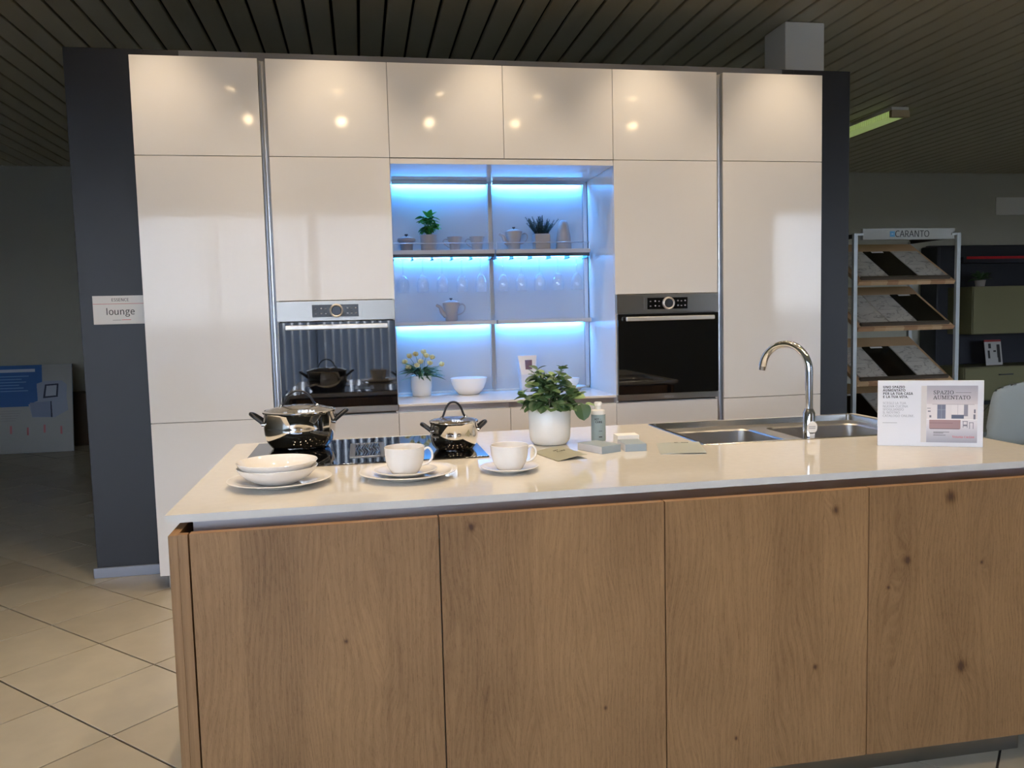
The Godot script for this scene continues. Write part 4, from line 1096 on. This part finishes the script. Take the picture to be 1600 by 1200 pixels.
	for k in 2:
		t = T("leaflet", ["folded olive grey leaflet standing slightly open beside the plant", "folded pale grey leaflet lying at the sink corner"][k], "leaflet", [Vector3(1.694, H, 1.708), Vector3(2.124, H, 1.702)][k], "leaflets", true)
		var w: float = [0.105, 0.150][k]; var d: float = [0.200, 0.235][k]; var lift: float = [0.013, 0.004][k]
		for sh in 2:
			s = st()
			var n := 6
			for i in n:
				var f0 := float(i) / n; var f1 := float(i + 1) / n
				var ya: float = 0.0006 + sh * (0.0008 + lift * sin(f0 * 1.5)); var yb: float = 0.0006 + sh * (0.0008 + lift * sin(f1 * 1.5))
				var A := Vector3(-w / 2 + w * f0, ya, -d / 2); var B := Vector3(-w / 2 + w * f1, yb, -d / 2); var C := Vector3(B.x, yb, d / 2); var D := Vector3(A.x, ya, d / 2)
				var up := Vector3(-(yb - ya), B.x - A.x, 0).normalized()
				quad(s, A, B, C, D, up); var e := Vector3(0, -0.0005, 0); quad(s, A + e, B + e, C + e, D + e, -up)
				quad(s, D, C, C + e, D + e, Vector3.BACK)
			P(s, "sheet", [[pw, lf], [pw, lg]][k][sh], t)
		t.rotation_degrees.y = [12.0, -17.0][k]
		if k == 0:
			text("KIT ·", 0.010, M.print_dark, t, Vector3(0.0, 0.0155, -0.02), Basis(Vector3.BACK, 0.12) * Basis(Vector3.RIGHT, -PI / 2))
			text("CARE", 0.010, M.print_dark, t, Vector3(0.006, 0.0158, 0.0), Basis(Vector3.BACK, 0.12) * Basis(Vector3.RIGHT, -PI / 2))
		else:
			text("KIT · CARE", 0.008, M.print_dark, t, Vector3(0.01, 0.0062, -0.095), Basis(Vector3.RIGHT, -PI / 2))
	catalogue_display()

func catalogue_display():
	var a := Vector3(2.769, H, 1.856); var b := Vector3(3.056, H, 1.998)
	var t := T("catalogue_display", "white display board with printed kitchen catalogue cover", "sign", (a + b) / 2, "", true)
	var w := (b - a).length(); var h := 0.221
	t.rotation.y = -atan2(b.z - a.z, b.x - a.x)
	P(box(Vector3(-w / 2, 0, -0.008), Vector3(w / 2, h, 0.0), 0.0008), "board", mat("board_white", srgb(228, 228, 232), 0.45), t)
	# prop behind
	var s := st()
	quad(s, Vector3(-0.05, 0.16, -0.008), Vector3(0.05, 0.16, -0.008), Vector3(0.05, 0.0, -0.07), Vector3(-0.05, 0.0, -0.07), Vector3(0, 0.36, -0.93).normalized())
	quad(s, Vector3(-0.05, 0.157, -0.008), Vector3(0.05, 0.157, -0.008), Vector3(0.05, 0.0, -0.067), Vector3(-0.05, 0.0, -0.067), Vector3(0, -0.36, 0.93).normalized())
	P(s, "prop", M.matte_white, t)
	var x := -w / 2 + 0.015; var L := [["UNO SPAZIO", 0.199], ["AUMENTATO", 0.188], ["PER LA TUA CASA", 0.177], ["E LA TUA VITA.", 0.166]]
	for q in L: text(q[0], 0.0082, M.print_dark, t, Vector3(x, q[1], 0.0003), Basis.IDENTITY, "Droid Sans", 700, "lettering", true)
	L = [["SCEGLI LA TUA", 0.145], ["NUOVA CUCINA", 0.134], ["SFOGLIANDO", 0.1235], ["IL NOSTRO", 0.113], ["CATALOGO ONLINE.", 0.102]]
	for q in L: text(q[0], 0.0078, M.print_grey, t, Vector3(x, q[1], 0.0003), Basis.IDENTITY, "Droid Sans", 300, "lettering", true)
	P(box(Vector3(x, 0.0775, -0.001), Vector3(x + 0.045, 0.0790, 0.0004), 0.0), "print_line", M.print_grey, t)
	# printed cover
	var im := Image.create(256, 300, false, Image.FORMAT_RGB8)
	for j in 300:
		for i in 256:
			var c := srgb(176, 172, 180).lerp(srgb(214, 203, 202), clampf(j / 90.0, 0, 1)) if j < 170 else srgb(226, 220, 222).lerp(srgb(168, 168, 178), clampf((j - 200) / 100.0, 0, 1))
			im.set_pixel(i, j, c)
	im.fill_rect(Rect2i(0, 97, 256, 84), srgb(228, 220, 218)); im.fill_rect(Rect2i(28, 97, 212, 3), srgb(190, 180, 180))
	im.fill_rect(Rect2i(54, 100, 42, 74), srgb(122, 126, 144)); im.fill_rect(Rect2i(54, 126, 42, 2), srgb(160, 164, 176)); im.fill_rect(Rect2i(74, 100, 2, 74), srgb(160, 164, 176))
	im.fill_rect(Rect2i(126, 100, 62, 52), srgb(232, 224, 222)); im.fill_rect(Rect2i(157, 100, 1, 52), srgb(150, 146, 150)); im.fill_rect(Rect2i(126, 153, 62, 20), srgb(96, 102, 122)); im.fill_rect(Rect2i(188, 100, 20, 60), srgb(150, 146, 156))
	im.fill_rect(Rect2i(0, 176, 256, 4), srgb(244, 240, 238)); im.fill_rect(Rect2i(14, 180, 158, 47), srgb(170, 138, 138)); im.fill_rect(Rect2i(14, 196, 120, 2), srgb(128, 100, 104)); im.fill_rect(Rect2i(18, 225, 150, 4), srgb(120, 100, 106))
	for q in [[182, 186, 26, 3], [184, 186, 3, 34], [204, 186, 3, 34], [214, 192, 22, 3], [216, 192, 3, 34], [234, 192, 3, 34], [186, 204, 18, 8], [2, 118, 18, 3], [6, 132, 14, 6], [14, 156, 10, 12], [238, 124, 8, 20], [236, 150, 10, 26]]:
		im.fill_rect(Rect2i(q[0], q[1], q[2], q[3]), srgb(124, 122, 132))
	var cm := img_mat("cover_print", im, 0.4)
	var cx0 := w * 0.5 - 0.018 - 0.152; var cx1 := w * 0.5 - 0.018
	P(box(Vector3(cx0, 0.014, -0.001), Vector3(cx1, 0.204, 0.0006), 0.0), "cover_print", cm, t)
	P(box(Vector3(cx0 - 0.017, 0.014, -0.001), Vector3(cx0 - 0.0004, 0.2035, 0.0006), 0.0), "cover_spine", mat("spine", srgb(216, 210, 205), 0.5), t)
	text("SPAZIO", 0.0125, M.print_dark, t, Vector3(cx0 + 0.019, 0.181, 0.001), Basis.IDENTITY, "Droid Serif", 400, "lettering", true)
	text("AUMENTATO", 0.0125, M.print_dark, t, Vector3(cx0 + 0.019, 0.1645, 0.001), Basis.IDENTITY, "Droid Serif", 400, "lettering", true)
	P(box(Vector3(cx0 + 0.086, 0.1805, 0.0), Vector3(cx0 + 0.132, 0.1813, 0.0011), 0.0), "print_line", M.print_dark, t)
	text("Veneta Cucine", 0.0070, M.print_red, t, Vector3(cx0 + 0.078, 0.0335, 0.001), Basis.IDENTITY, "Droid Serif", 400, "lettering", true)
	for q in [[0.021, 0.0485, 0.048], [0.021, 0.045, 0.03], [0.021, 0.038, 0.037]]:
		P(box(Vector3(cx0 + q[0], q[1], 0.0), Vector3(cx0 + q[0] + q[2], q[1] + 0.0013, 0.0010), 0.0), "print_line", M.print_dark, t)

# ------------------------------------------------------------------ behind: sample stand and furniture
func sample_stand():
	var x0 := 4.556; var x1 := 5.387; var zf := -1.04; var zb := -1.57
	var t := T("sample_stand", "metal stand with tilted wooden shelves behind the partition", "display stand", Vector3(4.97, 0, -1.3))
	var gm := mat("stand_grey", srgb(176, 182, 182), 0.4, 0.4); var dk := mat("stand_dark", srgb(34, 34, 36), 0.5)
	for x in [x0, x1]:
		for z in [zf, zb]:
			P(box(Vector3(x - 0.016, 0, z - 0.014), Vector3(x + 0.016, 1.885 if z == zf else 1.87, z + 0.014), 0.003), "post", gm, t)
		P(box(Vector3(x - 0.012, 1.85, zb), Vector3(x + 0.012, 1.88, zf), 0.002), "top_bar", dk, t)
		P(box(Vector3(x - 0.012, 0.10, zb), Vector3(x + 0.012, 0.13, zf), 0.002), "foot_bar", dk, t)
	for sx in [[x0, x0 + 0.06], [x1 - 0.06, x1]]:
		P(box(Vector3(sx[0], 1.868, zf - 0.012), Vector3(sx[1], 1.885, zf + 0.012), 0.002), "bracket", gm, t)
	var hd := P(box(Vector3(x0 + 0.06, 1.838, zf - 0.03), Vector3(x1 - 0.03, 1.918, zf + 0.004), 0.002), "header", mat("header_grey", srgb(170, 174, 170), 0.5), t)
	text("CARANTO", 0.046, M.print_dark, hd, Vector3(5.010, 1.878, zf + 0.0045) - org)
	P(box(Vector3(4.83, 1.858, zf), Vector3(4.87, 1.898, zf + 0.0052), 0.001), "emblem", mat("emblem_blue", srgb(92, 160, 205), 0.5), hd)
	P(box(Vector3(4.842, 1.876, zf), Vector3(4.858, 1.880, zf + 0.0058), 0.0), "emblem", M.print_white, hd)
	var wb := StandardMaterial3D.new()
	var edge := [mat("oak_a", srgb(196, 162, 124), 0.6), mat("oak_b", srgb(176, 138, 104), 0.6), mat("oak_c", srgb(206, 176, 138), 0.6)]
	var mw := []
	for i in 2: mw.append(img_mat("marble_white_%d" % i, marble_image(96, 256, false, 3 + i), 0.15))
	var mb := img_mat("marble_black", marble_image(96, 256, true, 9), 0.12)
	var ledge := mat("ledge", srgb(84, 76, 66), 0.5)
	var ang := atan2(0.32, 0.53)
	var lay := [["w", "b", "w"], ["w", "w", "b"], ["w", "b", "w"], ["b", "w", "w"]]
	for i in 4:
		var y: float = [1.54, 1.208, 0.81, 0.45][i]
		var sh := Node3D.new(); sh.name = "tilted_shelf"; t.add_child(sh, true)
		sh.position = Vector3(4.97, y, zf + 0.02) - t.position; sh.rotation.x = ang    # slopes up to the back
		org = Vector3.ZERO
		var hw := 0.39; var dp := 0.60
		P(box(Vector3(-hw, -0.032, -dp), Vector3(hw, -0.004, -0.02), 0.002), "board", edge[0], sh)
		var xx := -hw
		for k in 7:
			var ww: float = [0.10, 0.13, 0.09, 0.15, 0.11, 0.12, 0.08][(k + i) % 7]
			P(box(Vector3(xx, -0.032, -0.02), Vector3(min(xx + ww, hw), -0.004, 0.0), 0.0), "edge_block", edge[(k * 2 + i) % 3], sh); xx += ww
			if xx >= hw: break
		P(box(Vector3(-hw + 0.03, -0.004, -0.05), Vector3(hw - 0.03, 0.018, -0.022), 0.003), "ledge", ledge, sh)
		for k in 3:
			var kind: String = lay[i][k]
			var sm := T("stone_sample", "", "stone sample", Vector3.ZERO, "stone samples on the stand", true)
			sm.set_meta("label", ("black veined" if kind == "b" else "white veined") + " stone slab " + ("on the sign-side of" if k == 0 else ("in the middle of" if k == 1 else "on the outer side of")) + " the " + ["top", "second", "third", "lowest"][i] + " tilted shelf")
			var w := 0.225
			var xa := -0.345 + k * 0.235
			var bm := box(Vector3(-w / 2, 0.0, -0.40), Vector3(w / 2, 0.012, 0.0), 0.001)
			P(bm, "slab", mb if kind == "b" else mw[(i + k) % 2], sm)
			if kind == "b": P(box(Vector3(-0.05, 0.012, -0.395), Vector3(0.05, 0.0128, -0.375), 0.0), "sample_label", M.print_white, sm)
			sm.transform = sh.global_transform * Transform3D(Basis.IDENTITY, Vector3(xa + w / 2, -0.0035, -0.054))
	org = Vector3.ZERO

func background_things():
	# dark wall unit by the back wall
	var zb := -6.03
	var nv := mat("navy_panel", srgb(44, 46, 54), 0.6)
	var t := T("wall_unit", "dark tall panel of a living room unit with a red strip", "furniture", Vector3(10.0, 0, -5.9))
	P(box(Vector3(8.86, 0.0, zb), Vector3(11.5, 2.19, -5.92), 0.02), "panel", nv, t)
	P(box(Vector3(8.80, 0.0, zb), Vector3(8.86, 2.17, -5.68), 0.02), "side_board", nv, t)
	P(box(Vector3(9.25, 1.93, -5.92), Vector3(11.45, 2.02, -5.74), 0.004), "shelf", nv, t)
	P(box(Vector3(9.30, 1.985, -5.742), Vector3(11.45, 2.02, -5.735), 0.001), "red_strip", mat("red_strip", srgb(190, 30, 36), 0.5), t)
	var ol := mat("olive", srgb(128, 124, 92), 0.55)
	t = T("wall_cupboard", "olive cupboard hung on the dark living room panel", "cupboard", Vector3(10.2, 0.95, -5.7))
	P(box(Vector3(9.16, 0.955, -5.918), Vector3(11.4, 1.60, -5.45), 0.004), "carcass", ol, t)
	P(box(Vector3(9.17, 0.965, -5.45), Vector3(10.28, 1.59, -5.43), 0.003), "door", ol, t)
	P(box(Vector3(10.285, 0.965, -5.45), Vector3(11.39, 1.59, -5.43), 0.003), "door", ol, t)
	t = T("low_cupboard", "low olive cupboard below the hung one", "cupboard", Vector3(10.2, 0, -5.6))
	P(box(Vector3(8.98, 0.06, -5.918), Vector3(11.4, 0.52, -5.36), 0.004), "carcass", ol, t)
	P(box(Vector3(8.99, 0.07, -5.36), Vector3(10.2, 0.51, -5.34), 0.003), "drawer_front", ol, t)
	P(box(Vector3(10.21, 0.07, -5.36), Vector3(11.39, 0.51, -5.34), 0.003), "drawer_front", ol, t)
	P(box(Vector3(9.5, 0.40, -5.34), Vector3(9.72, 0.415, -5.325), 0.002), "handle", M.knob_dark, t)
	P(box(Vector3(9.02, 0.0, -5.9), Vector3(11.36, 0.06, -5.40), 0.0), "plinth", M.knob_dark, t)
	# little plant on the cupboard
	var at := Vector3(9.42, 1.60, -5.62)
	t = T("small_plant", "small dark plant in a pale pot on the olive cupboard", "potted plant", at)
	var s := st(); lathe(s, at, [Vector2(0, 0), Vector2(0.055, 0), Vector2(0.07, 0.09), Vector2(0.065, 0.09), Vector2(0.0, 0.085)], 20); P(s, "pot", M.stoneware, t)
	var lf := leaf_mesh(0.12, 0.05, 0.8, 0.4)
	rng.seed = 3
	for i in 26:
		var a := rng.randf() * TAU
		put(lf, "leaf", M.leaf_dark, t, Vector3(cos(a) * 0.02, 0.08 + rng.randf() * 0.05, sin(a) * 0.02), Vector3(cos(a), rng.randf_range(0.2, 2.2), sin(a)), rng.randf(), rng.randf_range(0.8, 1.3))
	t = T("brochure", "upright brochure with dark pictures on the low cupboard", "brochure", Vector3(9.62, 0.52, -5.56), "", true)
	var im := Image.create(64, 96, false, Image.FORMAT_RGB8); im.fill(srgb(190, 188, 186))
	im.fill_rect(Rect2i(0, 0, 64, 7), srgb(150, 50, 50))
	for q in [[14, 14, 10, 18], [10, 40, 8, 30], [46, 18, 12, 50], [32, 40, 10, 6], [48, 66, 10, 20]]: im.fill_rect(Rect2i(q[0], q[1], q[2], q[3]), srgb(50, 48, 50))
	P(box(Vector3(-0.13, 0, -0.006), Vector3(0.13, 0.35, 0.006), 0.001), "page", img_mat("brochure_print", im, 0.5), t)
	t.rotation.x = -0.15
	# shell chair
	at = Vector3(5.19, 0, -0.38)
	t = T("shell_chair", "pale grey plastic shell chair behind the island end", "chair", at, "", true)
	t.rotation.y = deg_to_rad(180.0)
	shell_chair(t)
	t = T("shell_chair", "pale grey plastic shell chair in front of the shop window", "chair", Vector3(-0.98, 0, 5.0), "", true)
	t.rotation.y = deg_to_rad(185.0)
	shell_chair(t)
	# poster leaning on the back wall
	var pi := Image.create(384, 512, false, Image.FORMAT_RGB8); pi.fill(srgb(168, 167, 160))
	disc_px(pi, 40, 90, 186, 150, srgb(30, 92, 160)); pi.fill_rect(Rect2i(0, 0, 200, 90), srgb(30, 92, 160)); pi.fill_rect(Rect2i(226, 0, 158, 512), srgb(168, 167, 160))
	pi.fill_rect(Rect2i(0, 22, 190, 18), srgb(190, 200, 214))
	for i in 6: pi.fill_rect(Rect2i(6, 62 + i * 17, 150 - (i * 37) % 60, 4), srgb(120, 168, 216))
	poly_px(pi, PackedVector2Array([Vector2(196, 110), Vector2(236, 96), Vector2(330, 96), Vector2(356, 120), Vector2(352, 190), Vector2(360, 270), Vector2(290, 310), Vector2(170, 306), Vector2(150, 230), Vector2(200, 210)]), srgb(150, 158, 176))
	poly_px(pi, PackedVector2Array([Vector2(240, 116), Vector2(312, 112), Vector2(306, 190), Vector2(228, 196)]), srgb(34, 44, 66)); poly_px(pi, PackedVector2Array([Vector2(248, 124), Vector2(302, 121), Vector2(297, 182), Vector2(240, 186)]), srgb(170, 176, 186))
	poly_px(pi, PackedVector2Array([Vector2(158, 220), Vector2(268, 214), Vector2(270, 308), Vector2(170, 302)]), srgb(128, 140, 164)); poly_px(pi, PackedVector2Array([Vector2(266, 216), Vector2(272, 214), Vector2(276, 308), Vector2(268, 308)]), srgb(40, 46, 64))
	for i in 5: pi.fill_rect(Rect2i(4, 264 + i * 14, 110 - i * 8, 3), srgb(150, 150, 146))
	for i in 4: pi.fill_rect(Rect2i(52 + i * 88, 352 + (i % 2) * 12, 10, 46), srgb(206, 120, 124))
	var pz := -5.30
	t = T("advert_board", "leaning advert board with a recliner picture and blue corner", "poster", Vector3(-2.47, 0.0, pz), "", true)
	P(box(Vector3(-0.37, 0, -0.02), Vector3(0.37, 0.96, 0.0), 0.002), "board", img_mat("advert_print", pi, 0.5), t)
	t.rotation.x = -0.12
	t = T("brown_carton", "dark brown carton standing behind the advert board", "box", Vector3(-2.25, 0, -5.85))
	P(box(Vector3(-2.7, 0.0, -6.03), Vector3(-1.75, 0.60, -5.70), 0.004), "carton", mat("carton_brown", srgb(96, 82, 66), 0.8), t)

func shell_chair(t: Node3D):
	# one moulded shell from the seat front up the back, with rounded corners
	var path := curve([Vector3(0, 0.425, 0.225), Vector3(0, 0.45, 0.19), Vector3(0, 0.445, 0.02), Vector3(0, 0.44, -0.10), Vector3(0, 0.47, -0.18), Vector3(0, 0.55, -0.222), Vector3(0, 0.68, -0.248), Vector3(0, 0.80, -0.266), Vector3(0, 0.872, -0.278)], 4)
	var s := st(); var rows := []; var np := path.size()
	for i in np:
		var t1 := float(i) / (np - 1)
		var e := pow(maxf(1.0 - pow(absf(2.0 * t1 - 1.0), 7.0), 0.0), 0.45)
		var w := 0.245 * maxf(e, 0.30)
		var back := clampf((path[i].y - 0.46) / 0.12, 0, 1)
		var row := []
		for k in 15:
			var u := (k - 7) / 7.0
			var lift := pow(absf(u), 2.6) * 0.05
			row.append(Vector3(sin(u * PI / 2) * w, path[i].y + lift * (1.0 - back) - pow(absf(u), 4.0) * 0.03 * clampf((t1 - 0.9) * 10.0, 0, 1), path[i].z + lift * back))
		rows.append(row)
	var nr := []
	for i in np:
		var line := []
		for k in 15:
			var n: Vector3 = (rows[min(i + 1, np - 1)][k] - rows[max(i - 1, 0)][k]).cross(rows[i][min(k + 1, 14)] - rows[i][max(k - 1, 0)]).normalized()
			if n.dot(Vector3(0, 0.6, 1.0)) < 0: n = -n
			line.append(n)
		nr.append(line)
	for i in np - 1:
		for k in 14:
			for f in 2:
				var sg: float = [1.0, -1.0][f]
				var q := []; var m := []
				for c in [[i, k], [i, k + 1], [i + 1, k + 1], [i + 1, k]]:
					m.append(nr[c[0]][c[1]] * sg); q.append(rows[c[0]][c[1]] - nr[c[0]][c[1]] * (0.006 * f))
				tri(s, q[0], q[1], q[2], m[0], m[1], m[2]); tri(s, q[0], q[2], q[3], m[0], m[2], m[3])
	P(s, "shell", mat("shell_grey", srgb(176, 182, 178), 0.4), t)
	for q in [[-1, 1], [1, 1], [-1, -1], [1, -1]]:
		s = st(); tube(s, [Vector3(q[0] * 0.12, 0.435, q[1] * 0.10 - 0.01), Vector3(q[0] * 0.22, 0.0, q[1] * 0.21)], [0.016, 0.010], 10)
		P(s, "leg", M.knob_dark, t)
